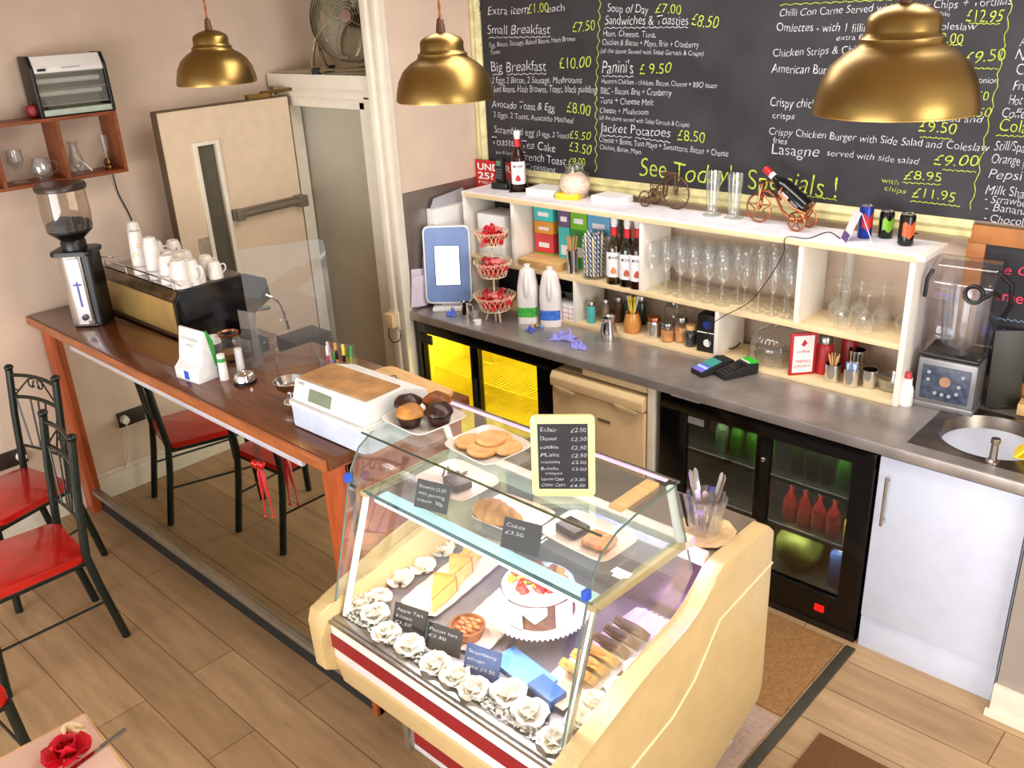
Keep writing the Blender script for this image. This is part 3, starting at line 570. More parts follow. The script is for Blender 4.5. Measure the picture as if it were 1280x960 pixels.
for px, s, lb in ((887, 270, 'tall sundae glass nearer the penny-farthing on top of the unit'), (914, 274, 'tall sundae glass nearer the copper bicycle on top of the unit')):
    P = at(px, s, Z=UP_)+V((0, .02, 0)); k = mpp(P)
    b = MB(); b.lathe([(0, 0), (.04, 0), (.042, .004), (.028, .012), (.024, .02), (.026, .05), (.034, .19), (.032, .19), (.023, .05), (.018, .022), (0, .02)], 20)
    tag(b.build('sundae_glass', MT['glass'], loc=P), lb, 'glass', 'tall glasses on top of the unit')
# copper tricycle wine holder
P = at(968, 283, Z=UP_); t = thing('wine_holder', 'copper tricycle shaped wine bottle holder on top of the unit', 'bottle holder', (P.x, P.y+.02, P.z), R(-5))
b = MB(); wheel(b, (-.09, 0, .062), .058, .004, 0)
for i in range(5):
    a = R(90+72*i); a2 = R(90+36+72*i); c = V((-.09, 0, .062)); e = c+V((cos(a), 0, sin(a)))*.056; b.tube([c+V((cos(a2), 0, sin(a2)))*.02, e, c+V((cos(a2-R(72)), 0, sin(a2-R(72))))*.02], .003, 5)
b.build('front_wheel', MT['copper'], t)
for s in (-.045, .045):
    b = MB(); wheel(b, (.115, s, .04), .037, .004, 6, .003); b.build('rear_wheel', MT['copper'], t)
b = MB(); b.tube([(.115, -.045, .04), (.115, .045, .04)], .004, 8)
b.tube([(-.09, -.012, .062), (-.083, -.012, .12), (-.078, 0, .165)], .005, 8); b.tube([(-.09, .012, .062), (-.083, .012, .12), (-.078, 0, .165)], .005, 8)
b.tube([(-.078, 0, .135), (-.05, 0, .138), (-.01, 0, .115), (.02, 0, .065), (.06, 0, .035), (.115, 0, .04)], .006, 8); b.tube([(-.06, -.045, .168), (-.085, -.02, .172), (-.078, 0, .165), (-.085, .02, .172), (-.06, .045, .168)], .004, 8)
b.tube([(-.02, 0, .12), (.03, .03, .115), (.03, .042, .135), (.03, .03, .165)], .004, 6); b.tube([(.03, .03, .165), (.03, 0, .178), (.03, -.03, .165), (.03, -.042, .135), (.03, -.03, .115), (-.02, 0, .12)], .004, 6)
b.tube([(.115, 0, .04), (.14, 0, .07), (.165, 0, .115)], .005, 8); b.tube([(.03, -.04, .14), (.09, -.035, .09), (.14, -.02, .07)], .004, 6); b.build('frame', MT['copper'], t)
wb = thing('wine_bottle', 'dark wine bottle with a red cap lying in the copper holder', 'bottle', P+V((.125, .015, .085)), 0)
wb.rotation_euler = (0, R(-55), R(-5))
MB().lathe([(0, 0), (.033, 0), (.035, .006), (.035, .13), (.03, .155), (.013, .18), (.012, .235), (0, .235)], 20).build('body', mat('wine_glass_dark', (14, 16, 18), .08), wb)
MB().lathe([(0, .245), (.0145, .245), (.0145, .205), (.013, .2)], 16).build('cap', MT['red_gloss'], wb)
MB().lathe([(.0148, .208), (.0148, .19)], 16).build('collar', MT['paper'], wb)
b = MB(); b.grid(lambda u, v: (.0358*cos(R(20+250*u)), .0358*sin(R(20+250*u)), .075+.05*v), 20, 1); b.build('paper_label', mat('label_pink', (236, 214, 226), .7), wb)
b = MB(); b.grid(lambda u, v: (.0359*cos(R(20+250*u)), .0359*sin(R(20+250*u)), .02+.04*v), 20, 1); b.build('lower_label', mat('label_grey', (130, 128, 136), .7), wb)
def can(label, P, col, top, band=None, r=.026, h=.12, name='drink_can'):
    t = thing(name, label, 'can', P, R(40), 'drink cans on top of the unit')
    MB().lathe([(0, 0), (r*.8, 0), (r, .008), (r, h-.012), (r*.86, h-.002)], 20).build('body', col, t)
    MB().lathe([(r*.86, h-.002), (r*.88, h), (r*.8, h), (r*.78, h-.006), (0, h-.006)], 20).build('lid', top, t)
    if band: b = MB(); b.grid(lambda u, v: (r*1.015*sin(R(-50+100*u)), -r*1.015*cos(R(-50+100*u)), h*(.3+.42*v+.06*sin(u*9))), 14, 4); b.build('printed_band', band, t)
    return t
can('blue and silver energy drink can inside the small card stand', at(1080, 297, Z=UP_)+V((0, .0, .001)), mat('can_blue', (40, 62, 160), .25, metal=.5), MT['steel_bright'], MT['red'], .0265, .125)
can('black can with a green print right of the card stand', at(1106, 297, Z=UP_), MT['black_gloss'], MT['steel_bright'], MT['lime'], .0275, .105)
can('blue topped can standing behind the black and orange can', at(1136, 294, Z=UP_)+V((.0, .045, 0)), MT['black_gloss'], MT['blue'], None, .0285, .115)
can('black can with an orange print at the right end of the unit', at(1131, 306, Z=UP_), MT['black_gloss'], MT['steel_bright'], mat('can_orange', (220, 90, 40), .3), .0285, .118)
P = at(1070, 300, Z=UP_); t = thing('card_stand', 'small folded promotional card stand around the energy drink can', 'card stand', P+V((.0, 0, 0)), R(38))
b = MB(); b.prism([(-.045, 0), (-.043, 0), (.0, .112), (-.002, .112)], 'y', -.04, .04); pn = b.build('front_panel', mat('card_white', (226, 224, 236), .5), t)
b = MB(); b.prism([(-.0462, .0), (-.0452, 0), (-.0352, .03), (-.0362, .03)], 'y', -.0405, .0405); b.build('purple_strip', MT['purple'], pn)
b = MB(); b.box(-.045, .05, -.04, -.038, 0, .004); b.box(-.045, .05, .038, .04, 0, .004); b.prism([(.048, 0), (.05, 0), (.002, .112), (0, .112)], 'y', -.04, -.03); b.prism([(.048, 0), (.05, 0), (.002, .112), (0, .112)], 'y', .03, .04); b.build('rear_arms', MT['card_white'], t)
# ------------------------------------------------------------------ upper compartments
Y0 = UF+.03
t = thing('napkin_dispenser', 'white box dispenser in the left end of the shelf unit', 'dispenser', (-3.30, 3.40, ZM)); b = MB(); b.box(-.1, .1, -.09, .09, .0, .235, .012); b.build('body', MT['white'], t); b = MB(); b.box(-.085, .085, -.094, -.088, .03, .2, .004); b.build('front_cover', MT['white_gloss'], t)
tb = [('teal', -3.02, 1.372, .10, .085), ('orange', -3.01, 1.31, .1, .058), ('red', -3.01, 1.245, .1, .06), ('green', -3.005, 1.196, .1, .045)]
mat('tea_teal', (70, 200, 196), .5, noise=.05); mat('tea_orange', (232, 160, 60), .5); mat('tea_red', (220, 70, 70), .5); mat('tea_green', (110, 190, 60), .5); mat('tea_purple', (110, 90, 130), .5); mat('tea_lime', (120, 190, 40), .5); mat('tea_blue', (110, 180, 224), .5)
def teabox(label, x, z, sx, h, m, y=3.455):
    y = 3.455
    t = thing('tea_box', label, 'box', (x, y, z), R(3), 'tea boxes stacked in the shelf unit')
    MB().box(-sx/2, sx/2, -.045, .045, 0, h, .002).build('carton', m, t)
    b = MB(); b.box(-sx*.28, sx*.28, -.0462, -.0455, h*.3, h*.55); b.build('printed_panel', MT['paper'], t); return t
teabox('teal tea box on top of the left stack in the unit', -3.02, ZM+.215, .12, .085, MT['tea_teal'])
teabox('orange tea box under the teal one', -3.02, ZM+.15, .12, .064, MT['tea_orange']); teabox('red tea box under the orange one', -3.02, ZM+.05, .12, .099, MT['tea_red']); teabox('green tea box at the bottom of the left stack', -3.02, ZM, .12, .049, MT['tea_green'])
teabox('teal tea box under the purple one', -2.885, ZM, .07, .2, MT['tea_teal'], 3.475); teabox('purple tea box between the teal and lime boxes', -2.885, ZM+.2, .07, .1, MT['tea_purple'], 3.475)
teabox('lime green tea box in the middle of the tea shelf', -2.79, ZM+.2, .1, .1, MT['tea_lime'], 3.48); teabox('dark green tea box under the lime one', -2.79, ZM, .1, .2, MT['green'], 3.48)
teabox('light blue tea box right of the lime one', -2.665, ZM+.19, .13, .1, MT['tea_blue'], 3.48); teabox('pale tea box under the light blue one', -2.665, ZM, .13, .19, MT['paper'], 3.48)
b = MB()
for i in range(4): b.box(-.13, .13, -.085, .085, i*.011, i*.011+.01, .003, MX.Rotation(.05*(i-1.5), 4, 'Z'))
t = b.build('serving_boards', MT['board_wood'], loc=(-2.96, 3.37, ZM)); tag(t, 'stack of pale boards lying under the tea boxes', 'boards')
P = V((-2.765, 3.33, ZM)); t = thing('stirrer_pot', 'steel beaker of wooden stirrers beside the jar of striped straws', 'beaker', P); MB().lathe([(0, 0), (.028, 0), (.028, .12), (.026, .12), (.026, .02), (0, .02)], 20).build('beaker', MT['steel_bright'], t)
for i in range(9):
    a = i*2.4; b = MB(); b.box(-.004, .004, -.001, .001, .01, .19, 0, MX.Rotation(.13*cos(a), 4, 'X') @ MX.Rotation(.14*sin(a), 4, 'Y')); b.build('stirrer', mat('stir', (200, 150, 104), .6), t)
P = V((-2.64, 3.345, ZM)); t = thing('straw_jar', 'glass jar packed with blue and yellow striped paper straws', 'jar', P); MB().lathe([(0, 0), (.057, 0), (.06, .01), (.06, .17)], 24).build('jar_glass', MT['clear'], t)
def stripem(n, c):
    m = mat(n, (240, 240, 236), .6); nt = m.node_tree; wv = nt.nodes.new('ShaderNodeTexWave'); wv.inputs['Scale'].default_value = 26; wv.bands_direction = 'DIAGONAL'
    rp = nt.nodes.new('ShaderNodeValToRGB'); rp.color_ramp.interpolation = 'CONSTANT'; rp.color_ramp.elements[1].position = .5; rp.color_ramp.elements[0].color = (*lin(c), 1); rp.color_ramp.elements[1].color = (.86, .86, .84, 1)
    tc = nt.nodes.new('ShaderNodeTexCoord'); nt.links.new(tc.outputs['Object'], wv.inputs[0]); nt.links.new(wv.outputs[1], rp.inputs[0]); nt.links.new(rp.outputs[0], nt.nodes['Principled BSDF'].inputs['Base Color']); return m
sm = [stripem('straw_blue', (40, 110, 200)), stripem('straw_yellow', (230, 200, 50)), stripem('straw_navy', (40, 60, 130))]
for i in range(36):
    a = i*2.39996; r = .050*math.sqrt((i+.5)/36); b = MB(); b.tube([(r*cos(a)*.9, r*sin(a)*.9, .012), (r*cos(a)*1.1, r*sin(a)*1.1, .215+.012*sin(i*3))], .004, 6); b.build('straw', sm[(i*7) % 3], t)
fr = [mat('fruit_orange', (224, 150, 90), .6), mat('fruit_hazel', (190, 100, 60), .6), mat('fruit_brown', (190, 80, 60), .6)]
for i, (x, h, c, lb) in enumerate(((-2.50, .275, glassm('syrup_clear', (190, 170, 140), .06, .4), 'clear syrup bottle leftmost of the three in the unit'), (-2.425, .275, glassm('syrup_clear2', (170, 165, 130), .06, .4), 'syrup bottle with a hazelnut label in the middle of the three'), (-2.365, .285, MT['syrup'], 'dark syrup bottle rightmost of the three beside the divider'))):
    syrup(V((x, 3.32, ZM)), lb, c, h*1.14, 'three syrup bottles on the shelf', fr[i], R(30))
syrup(V((-2.44, 3.43, ZM)), 'dark syrup bottle half hidden behind the front three', MT['syrup'], .27, None, fr[2], R(30)); syrup(V((-2.37, 3.44, ZM)), 'lime labelled syrup bottle behind the rightmost one', glassm('syrup_lime', (180, 190, 110), .06, .4), .27, None, MT['lime'], R(30))
def wine_mb(h=.225, r=.036):
    return MB().lathe([(r, 0), (r, .002), (.006, .006), (.0035, .02), (.0035, h*.42), (.012, h*.46), (r*.95, h*.6), (r*1.02, h*.74), (r*.86, h)], 18)
def flute_mb(h=.255, r=.027):
    return MB().lathe([(.03, 0), (.03, .002), (.006, .006), (.0035, .02), (.0035, h*.36), (.012, h*.4), (r*.9, h*.55), (r, h*.75), (r*.85, h)], 18)
w0 = None; f0 = None; rows = ('front', 'second', 'third', 'back'); n0 = n1 = 0
for r_ in range(4):
    for i in range(6):
        P = (-2.285+i*.074+(.03 if r_ % 2 else 0)+random.uniform(-.005, .005), 3.322+r_*.06, ZM)
        lb = f'stemmed wine glass in the {rows[r_]} row of the long upper compartment, {ordn(i)} from the left'
        if w0 is None: w0 = tag(wine_mb().build('wine_glass', MT['glass'], loc=P), lb, 'glass', 'wine glasses in the unit')
        else: dup(w0, P, random.random()*6, lb)
for r_ in range(4):
    for i in range(4):
        P = (-1.81+i*.064+(.024 if r_ % 2 else 0)+random.uniform(-.004, .004), 3.322+r_*.06, ZM)
        lb = f'champagne flute in the {rows[r_]} flute row of the long compartment, {ordn(i)} from the left'
        if f0 is None: f0 = tag(flute_mb().build('champagne_flute', MT['glass'], loc=P), lb, 'glass', 'champagne flutes in the unit')
        else: dup(f0, P, random.random()*6, lb)
u0 = None
for r_ in range(3):
    for i in range(4):
        if (r_, i) in ((0, 0), (2, 3), (0, 3)): continue
        P = (-1.475+i*.09+(.03 if r_ == 1 else 0), 3.335+r_*.075, ZM+.16)
        lb = f'upturned stemmed glass in the right end compartment, {rows[r_]} row, {ordn(i)} place'
        if u0 is None:
            u0 = tag(wine_mb(.16, .036).xf(MX.Rotation(PI, 4, 'X')).build('upturned_glass', MT['glass'], loc=P), lb, 'glass', 'upturned glasses in the end compartment')
        else: dup(u0, P, None, lb)
tumbler('tall_vase', 'very tall narrow glass at the back of the right end compartment', (-1.44, 3.48, ZM), .29, .022, .024)
# ------------------------------------------------------------------ lower compartments
t = thing('gridded_box', 'small white box with a red grid pattern behind the milk', 'box', (-2.80, 3.36, ZL)); MB().box(-.075, .075, -.07, .07, 0, .075, .002).build('carton', MT['paper'], t)
b = MB()
for i in range(5): b.box(-.075+i*.0365-.001, -.075+i*.0365+.001, -.0712, -.0705, 0, .075)
for i in range(3): b.box(-.075, .075, -.0712, -.0705, .012+i*.025, .014+i*.025)
b.build('grid_print', mat('grid_red', (190, 80, 80), .7), t)
t = MB().lathe([(0, 0), (.05, 0), (.09, .05), (.095, .055), (.085, .052), (.045, .01), (0, .01)], 28).build('dark_bowl', mat('bowl_dark', (70, 70, 66), .4), loc=(-2.81, 3.42, ZL+.077)); tag(t, 'dark bowl stacked on the gridded box', 'bowl')
b = MB()
for i in range(3): b.lathe([(0, .0), (.05, 0), (.095, .05), (.1, .055), (.09, .052), (.045, .008), (0, .008)], 28, (0, 0, i*.014))
t = b.build('bowl_stack', MT['ceramic'], loc=(-3.02, 3.41, ZL)); tag(t, 'stack of pale bowls behind the milk bottles', 'bowls')
def shaker(x, y, label, body, h=.11, r=.022, cap=MT['steel'], z=ZL, cat='shaker', name='shaker'):
    t = thing(name, label, cat, (x, y, z)); MB().lathe([(0, 0), (r, 0), (r, h*.72), (r*.75, h*.8), (0, h*.8)], 18).build('body', body, t); MB().lathe([(0, h), (r*.7, h), (r*.85, h*.95), (r*.85, h*.8), (0, h*.79)], 18).build('lid', cap, t); return t
shaker(-2.655, 3.335, 'sprinkle shaker with a teal band in the lower compartment', mat('shaker_teal', (80, 180, 180), .4)); shaker(-2.60, 3.38, 'steel topped shaker behind the teal one', mat('shaker_brown', (130, 110, 90), .3), .12); shaker(-2.55, 3.42, 'brown shaker next to the dark green jars', mat('shaker_choc', (100, 70, 50), .3), .13)
for i in range(2): shaker(-2.50+i*.055, 3.44+.02*i, ['dark green spice jar left of the yellow straws', 'dark green spice jar half hidden behind the yellow straws'][i], mat('jar_green', (44, 60, 44), .2), .15, .03, cat='jar', name='spice_jar')
t = thing('spaghetti_jar', 'rounded amber jar holding yellow straws', 'jar', (-2.405, 3.335, ZL)); MB().lathe([(0, 0), (.03, 0), (.04, .02), (.042, .05), (.034, .085), (.03, .1), (.032, .102), (.028, .1), (.03, .085), (.038, .05), (.036, .02), (0, .006)], 20).build('jar_glass', mat('amber', (206, 140, 70), .15), t)
for i in range(9):
    a = i*2.4; b = MB(); b.tube([(0, 0, .06), (.03*cos(a), .02*sin(a), .17+.008*(i % 3))], .0035, 6); b.build('straw', MT['yellow'] if i % 4 else MT['paper'], t)
def lidjar(x, y, label, h, r, fill, lid, wall=MT['clear'], z=ZL):
    t = thing('storage_jar', label, 'jar', (x, y, z)); MB().lathe([(0, 0), (r, 0), (r*1.03, .01), (r*1.03, h*.72), (r*.8, h*.82)], 20).build('jar_glass', wall, t)
    if fill: MB().lathe([(0, .004), (r*.97, .004), (r*.97, h*.6), (0, h*.62)], 20).build('contents', fill, t)
    MB().lathe([(0, h), (r*.84, h), (r*.88, h*.97), (r*.88, h*.8), (0, h*.8)], 20).build('lid', lid, t); return t
lidjar(-2.285, 3.345, 'steel canister with a copper lid in the lower compartment', .1, .034, None, MT['copper'], MT['steel_bright'])
lidjar(-2.205, 3.335, 'sugar jar beside the steel canister', .09, .03, MT['sugar'], MT['steel']); lidjar(-2.15, 3.37, 'glass jar of brown sugar in the middle of the lower compartment', .12, .034, MT['sugar'], MT['steel'])
lidjar(-2.24, 3.45, 'tall glass jar at the back of the lower compartment', .17, .05, None, glassm('lid_glass', (230, 240, 236), .1, .6)); lidjar(-2.085, 3.345, 'small jar with a wooden lid and a dark lower half', .1, .028, MT['black'], MT['board_wood'])
t = thing('coffee_tin', 'black box of coffee pods at the right of the lower compartment', 'box', (-1.985, 3.37, ZL), R(6)); b = MB(); b.box(-.05, .05, -.06, .06, 0, .092, .003); b.box(-.05, .05, -.06, .06, .094, .175, .003); b.build('carton', MT['black'], t)
b = MB(); b.prism([(.018*cos(a)-.0, .045+.018*sin(a)) for a in [i*PI/10 for i in range(20)]], 'y', -.0612, -.0604); b.build('white_badge', MT['white'], t)
b = MB(); b.prism([(.024*cos(a)-.0, .13+.02*sin(a)) for a in [i*PI/10 for i in range(20)]], 'y', -.0612, -.0604); b.build('blue_print', mat('print_blue', (30, 50, 120), .4), t)
b = MB(); b.box(-.05, .05, -.0608, -.0602, .091, .096); b.build('white_line', MT['white'], t)
# glass cake dome
t = thing('cake_dome', 'ribbed glass cake dome with a knob in the lower compartment', 'cake dome', (-1.70, 3.41, ZL))
b = MB(); b.lathe([(0, 0), (.115, 0), (.12, .008), (.11, .012), (0, .012)], 36); b.build('plate', MT['clear'], t)
b = MB(); b.lathe([(.107, .013), (.109, .06), (.1, .10), (.07, .135), (.03, .15), (0, .152)], 40); b.build('dome', MT['glass'], t)
b = MB()
for i in range(32):
    a = 2*PI*i/32; b.tube([(.1*cos(a), .1*sin(a), .102), (.07*cos(a), .07*sin(a), .137), (.035*cos(a), .035*sin(a), .151)], .0016, 4)
b.build('ribs', MT['glass'], t); MB().sph((0, 0, .165), .016, 14, 8).build('knob', MT['glass'], t)
t = thing('menu_card', 'red framed standing menu card in the lower compartment', 'menu', (-1.535, 3.325, ZL), R(48)); MB().box(-.055, .055, -.006, .006, 0, .185, .002).build('frame', MT['red'], t); MB().box(-.043, .043, -.0075, -.006, .012, .173).build('page', MT['paper'], t)
b = text_mb([('MENU', (-.03, -.0077, .055), (1, 0, 0), (0, 0, 1), .014, .06), ('DRINKS', (-.034, -.0077, .035), (1, 0, 0), (0, 0, 1), .011, .066), ('coffee', (-.03, -.0077, .10), (1, 0, 0), (0, 0, 1), .012, .056)])
b.prism([(-.012, .135), (.0, .125), (.014, .14), (.002, .158)], 'y', -.0079, -.0074); b.build('lettering', mat('menu_red', (196, 40, 50), .6), t, ang=0)
for i, (x, y, h) in enumerate(((-1.475, 3.40, .165), (-1.40, 3.47, .19))): shaker(x, y, ['red tin behind the standing menu card', 'taller dark red tin at the back right of the menu card'][i], [MT['red'], MT['red_dark']][i], h, .034, MT['steel'], cat='tin', name='tin')
def pot(x, y, label, h=.075, r=.031, things_=None):
    t = thing('steel_pot', label, 'pot', (x, y, ZL)); MB().lathe([(0, 0), (r*.9, 0), (r, .01), (r, h), (r*.93, h), (r*.9, .012), (0, .01)], 20).build('pot', MT['steel_bright'], t)
    for i in range(8 if things_ else 0):
        a = i*2.4; b = MB()
        if things_ == 'stick': b.tube([(0, 0, .02), (.022*cos(a), .022*sin(a), .115)], .003, 5); b.build('wooden_stick', MT['board_wood'], t)
        else: b.box(-.012, .012, -.002, .002, .02, .1, 0, MX.Translation((.012*cos(a), .012*sin(a), 0)) @ MX.Rotation(a, 4, 'Z')); b.build('sachet', MT['paper'] if i % 2 else mat('sachet_blue', (110, 150, 210), .5), t)
    return t
pot(-1.405, 3.335, 'steel pot of wooden sticks in the lower right compartment', things_='stick'); pot(-1.325, 3.33, 'steel pot of white and blue sachets', things_='sachet'); pot(-1.265, 3.365, 'plain steel pot right of the sachets'); pot(-1.35, 3.43, 'steel sugar bowl behind the sachet pot', .12, .035)
t = MB().lathe([(0, 0), (.05, 0), (.06, .05), (.058, .05), (.048, .006), (0, .005)], 20).build('glass_dish', MT['glass'], loc=(-1.19, 3.40, ZL)); tag(t, 'clear glass dish at the right end of the lower shelf', 'dish')
# ------------------------------------------------------------------ on the worktop
t = thing('till_screen', 'white till terminal with a glowing screen and blue surround', 'till', V((-3.455, 3.13, .9)), R(38))
b = MB(); b.box(-.09, .09, -.08, .08, 0, .02, .008); b.prism([(-.02, .015), (.06, .015), (.05, .18), (.03, .18)], 'x', -.05, .05, .004); b.build('stand', MT['white'], t)
TM = MX.Translation((0, -.03, .035)) @ MX.Rotation(R(-8), 4, 'X')
b = MB(); b.prism(rrect(-.125, .125, 0, .41, .03), 'y', -.018, .018, .003); b.xf(TM); b.build('housing', MT['white'], t)
b = MB(); b.prism(rrect(-.117, .117, .008, .402, .026), 'y', -.0195, -.0175); b.xf(TM); b.build('surround', MT['screen_blue'], t)
b = MB(); b.box(-.064, .064, -.0212, -.019, .10, .305); b.xf(TM); b.build('screen', MT['screen_on'], t)
b = MB(); b.prism([(-.069, .095), (.069, .095), (.069, .31), (-.069, .31)], 'y', -.0208, -.0193); b.xf(TM); b.build('bezel', mat('bezel', (60, 90, 150), .4), t)
t = thing('till_drawer_label', 'x', 'x', (0, 0, -50)); bpy.data.objects.remove(t)
# three tier sweet stand
P = at(614, 404, Z=.9)+V((-.01, .045, 0)); sdx, sdy = P.x, P.y
st = thing('tiered_stand', 'three tier white wire stand full of red wrapped sweets', 'stand', (P.x, P.y, .9))
mat('wire_cream', (236, 214, 180), .4)
b = MB(); b.tube([(0, 0, .0), (0, 0, .48)], .0045, 8)
for i in range(3):
    a = 2*PI*i/3-.3; b.tube([(0, 0, .09), (.03*cos(a), .03*sin(a), .07), (.05*cos(a), .05*sin(a), .004)], .0035, 6)
b.build('pole', MT['wire_cream'], st)
tiers = ((.065, .108, .07), (.24, .096, .07), (.40, .084, .062)); cdat = {}; candy_m = [mat('wrapper_red', (206, 26, 40), .25, noise=.2, scale=30), mat('wrapper_pink', (232, 130, 130), .3, noise=.2, scale=30)]
for k, (z, r, hh) in enumerate(tiers):
    b = MB(); n = 20
    b.tube(arc((0, 0, z), r*.68, 0, 342, 19, 'xy'), .0028, 6, closed=True); b.tube([(-r*.68, 0, z), (r*.68, 0, z)], .002, 5); b.tube([(0, -r*.68, z), (0, r*.68, z)], .002, 5)
    for i in range(n):
        a0 = 2*PI*i/n
        for s in (-1, 1):
            b.tube([(r*(.68+.32*f)*cos(a0+s*f*2*PI/n*1.3), r*(.68+.32*f)*sin(a0+s*f*2*PI/n*1.3), z+hh*math.sin(f*PI/2)) for f in (0, .35, .7, 1)], .0018, 5)
        a1 = a0+2*PI/n*1.3
        b.tube([(r*cos(a0+s_*2*PI/n*.5), r*sin(a0+s_*2*PI/n*.5), z+hh+(.008 if s_ == 0 else 0)) for s_ in (-1, 0, 1)], .0018, 5)
    b.build('basket', MT['wire_cream'], st)
    c0 = None; c1 = None
    for lay in range(3):
        for i in range((12, 11, 7)[lay] if k == 0 else (10, 9, 5)[lay]):
            a = i*2.39996+lay*1.1+k; q = r*(.62, .74, .5)[lay]*math.sqrt((i+.6)/12); zz = z+.02+lay*.027
            P = (sdx+q*cos(a), sdy+q*sin(a), .9+zz)
            lb = f'red wrapped sweet in the {["bottom", "middle", "top"][k]} basket of the wire stand'
            b = MB(); b.tube([(-.034, 0, 0), (-.02, 0, 0), (-.015, 0, 0), (0, 0, 0), (.015, 0, 0), (.02, 0, 0), (.034, 0, 0)], [.014, .003, .012, .016, .012, .003, .014], 8) if c0 is None else b
            if c0 is None: c0 = b.build('wrapped_sweet', candy_m[0], loc=P); tag(c0, lb, 'sweet', f'sweets in the {["bottom", "middle", "top"][k]} basket'); cdat[False] = c0.data; cdat[True] = c0.data.copy(); cdat[True].materials[0] = candy_m[1]; c0.rotation_euler = (random.uniform(-.5, .5), random.uniform(-.4, .4), a)
            else:
                b.bm.free(); d = dup(c0, P); d.data = cdat[(i+lay) % 3 == 0]; d.rotation_euler = (random.uniform(-.5, .5), random.uniform(-.4, .4), a*3)
def milk(P, label, labcol, fill):
    t = thing('milk_bottle', label, 'bottle', P, R(35), 'milk bottles on the worktop')
    def sec(x, y, r, z, n=20): return [(x*0+0, 0, z)]
    def f(u, v):
        z = u*.285; a = v*2*PI
        s = .058 if z < .16 else .058-.016*((z-.16)/.10)**1.6 if z < .26 else .042*math.sqrt(max(.02, 1-((z-.26)/.026)**2))
        c, n = cos(a), sin(a); k = (abs(c)**4+abs(n)**4)**-.25 if z < .16 else 1+((abs(c)**4+abs(n)**4)**-.25-1)*max(0, 1-(z-.16)/.07)
        return V((s*c*k*.92, s*n*k*.92, z))
    b = MB(); b.grid(f, 18, 28, closed=True); bmesh.ops.holes_fill(b.bm, edges=[e for e in b.bm.edges if e.is_boundary]); b.build('body', MT['milk_plastic'], t, ang=60)
    MB().lathe([(0, .298), (.014, .298), (.016, .296), (.016, .283), (0, .283)], 18).build('cap', MT['milk_plastic'], t)
    b = MB(); b.tube([(.0, -.030, .268), (.0, -.046, .245), (.0, -.059, .205), (.0, -.060, .165), (.0, -.05, .14)], [.009, .011, .012, .012, .009], 10); b.build('handle', MT['milk_plastic'], t)
    b = MB(); b.grid(lambda u, v: f((.035+.05*v)/.285, (-.40+.3*u))*1.012, 12, 1)
    lb = b.build('printed_label', labcol, t)
    return t
milk(at(653, 404, Z=.9)+V((0, .05, 0)), 'plastic milk bottle with a green label', mat('label_green', (70, 180, 70), .5, noise=.2, scale=60), MT['green'])
milk(at(681, 408, Z=.9)+V((0, .05, 0)), 'plastic milk bottle with a blue label', mat('label_blue', (60, 120, 220), .5, noise=.2, scale=60), MT['blue'])
def jug(P, label, h=.115, r=.042, rz=0):
    t = thing('milk_jug', label, 'jug', P, rz); b = MB(); b.lathe([(0, 0), (r, 0), (r*1.02, .008), (r*.98, h*.4), (r*.72, h*.8), (r*.78, h), (r*.72, h), (r*.66, h*.8), (r*.9, h*.4), (r*.9, .012), (0, .01)], 24)
    for v in b.bm.verts:
        if v.co.z > h*.75 and v.co.x > r*.5: v.co.x += .35*(v.co.z-h*.75)
    b.build('body', MT['steel_bright'], t); MB().tube([(-r*.72, 0, h*.9), (-r*1.4, 0, h*.85), (-r*1.55, 0, h*.5), (-r*1.0, 0, h*.22)], .005, 8).build('handle', MT['steel_bright'], t); return t
jug(at(754, 428, Z=.9)+V((0, .04, 0)), 'steel milk jug standing before the lower compartment', rz=R(100)); jug(at(580, 398, Z=.9)+V((0, .02, 0)), 'small steel jug in front of the till screen', .085, .028, R(190))
for i, (x, y, lb) in enumerate(((594, 396, 'clear tub beside the small steel jug'), (597, 405, 'small white lid in front of the clear tub'))): tag(MB().lathe([(0, 0), (.02, 0), (.022, .022 if i else .03), (.019, .024 if i else .032), (0, .024 if i else .032)], 18).build('tub', MT['white'] if i else mat('tub_grey', (190, 184, 180), .3), loc=at(x, y, Z=.9)), lb, 'tub')
def cloth(P, label, m, sx, sy, h, seed, rz=0, cat='cloth', name='cloth'):
    from mathutils import noise
    b = MB(); b.grid(lambda u, v: ((u-.5)*sx*(1+.3*sin(v*5+seed)), (v-.5)*sy*(1+.25*sin(u*6+seed)), .002+abs(noise.noise(V((u*4+seed, v*4, seed))))*h*2.2*max(0, 1-((2*u-1)**4))*max(0, 1-(2*v-1)**4)), 22, 18)
    return tag(b.build(name, m, loc=P, rz=rz, ang=80, solid=.002), label, cat)
cloth(at(706, 424, Z=.9), 'crumpled lilac glove lying left of the steel jug', MT['lilac'], .11, .07, .035, 1.5, R(20), 'glove', 'rubber_glove'); cloth(at(722, 433, Z=.9), 'flat lilac glove nearest the worktop edge', MT['lilac'], .10, .06, .02, 4.2, R(-30), 'glove', 'rubber_glove')
cloth(at(664, 414, Z=.9), 'blue sweet wrapper in front of the green milk', mat('wrap_blue', (80, 100, 190), .4), .045, .04, .02, 2.2); cloth(at(565, 394, Z=.9), 'crumpled blue tissue left of the small jug', mat('tissue_blue', (90, 120, 220), .8), .05, .04, .03, 6.1, cat='tissue', name='tissue')
t = thing('wrapped_chocolate', 'gold chocolate with twisted foil in front of the milk', 'sweet', at(671, 410, Z=.9)+V((0, 0, .012))); MB().sph((0, 0, 0), .012, 12, 8).build('chocolate', mat('gold_foil', (190, 140, 60), .25, metal=.8), t); MB().tube([(.01, 0, 0), (.02, .005, 0), (.036, .008, -.006)], [.002, .006, .01], 8).build('foil_twist', MT['sky'], t)
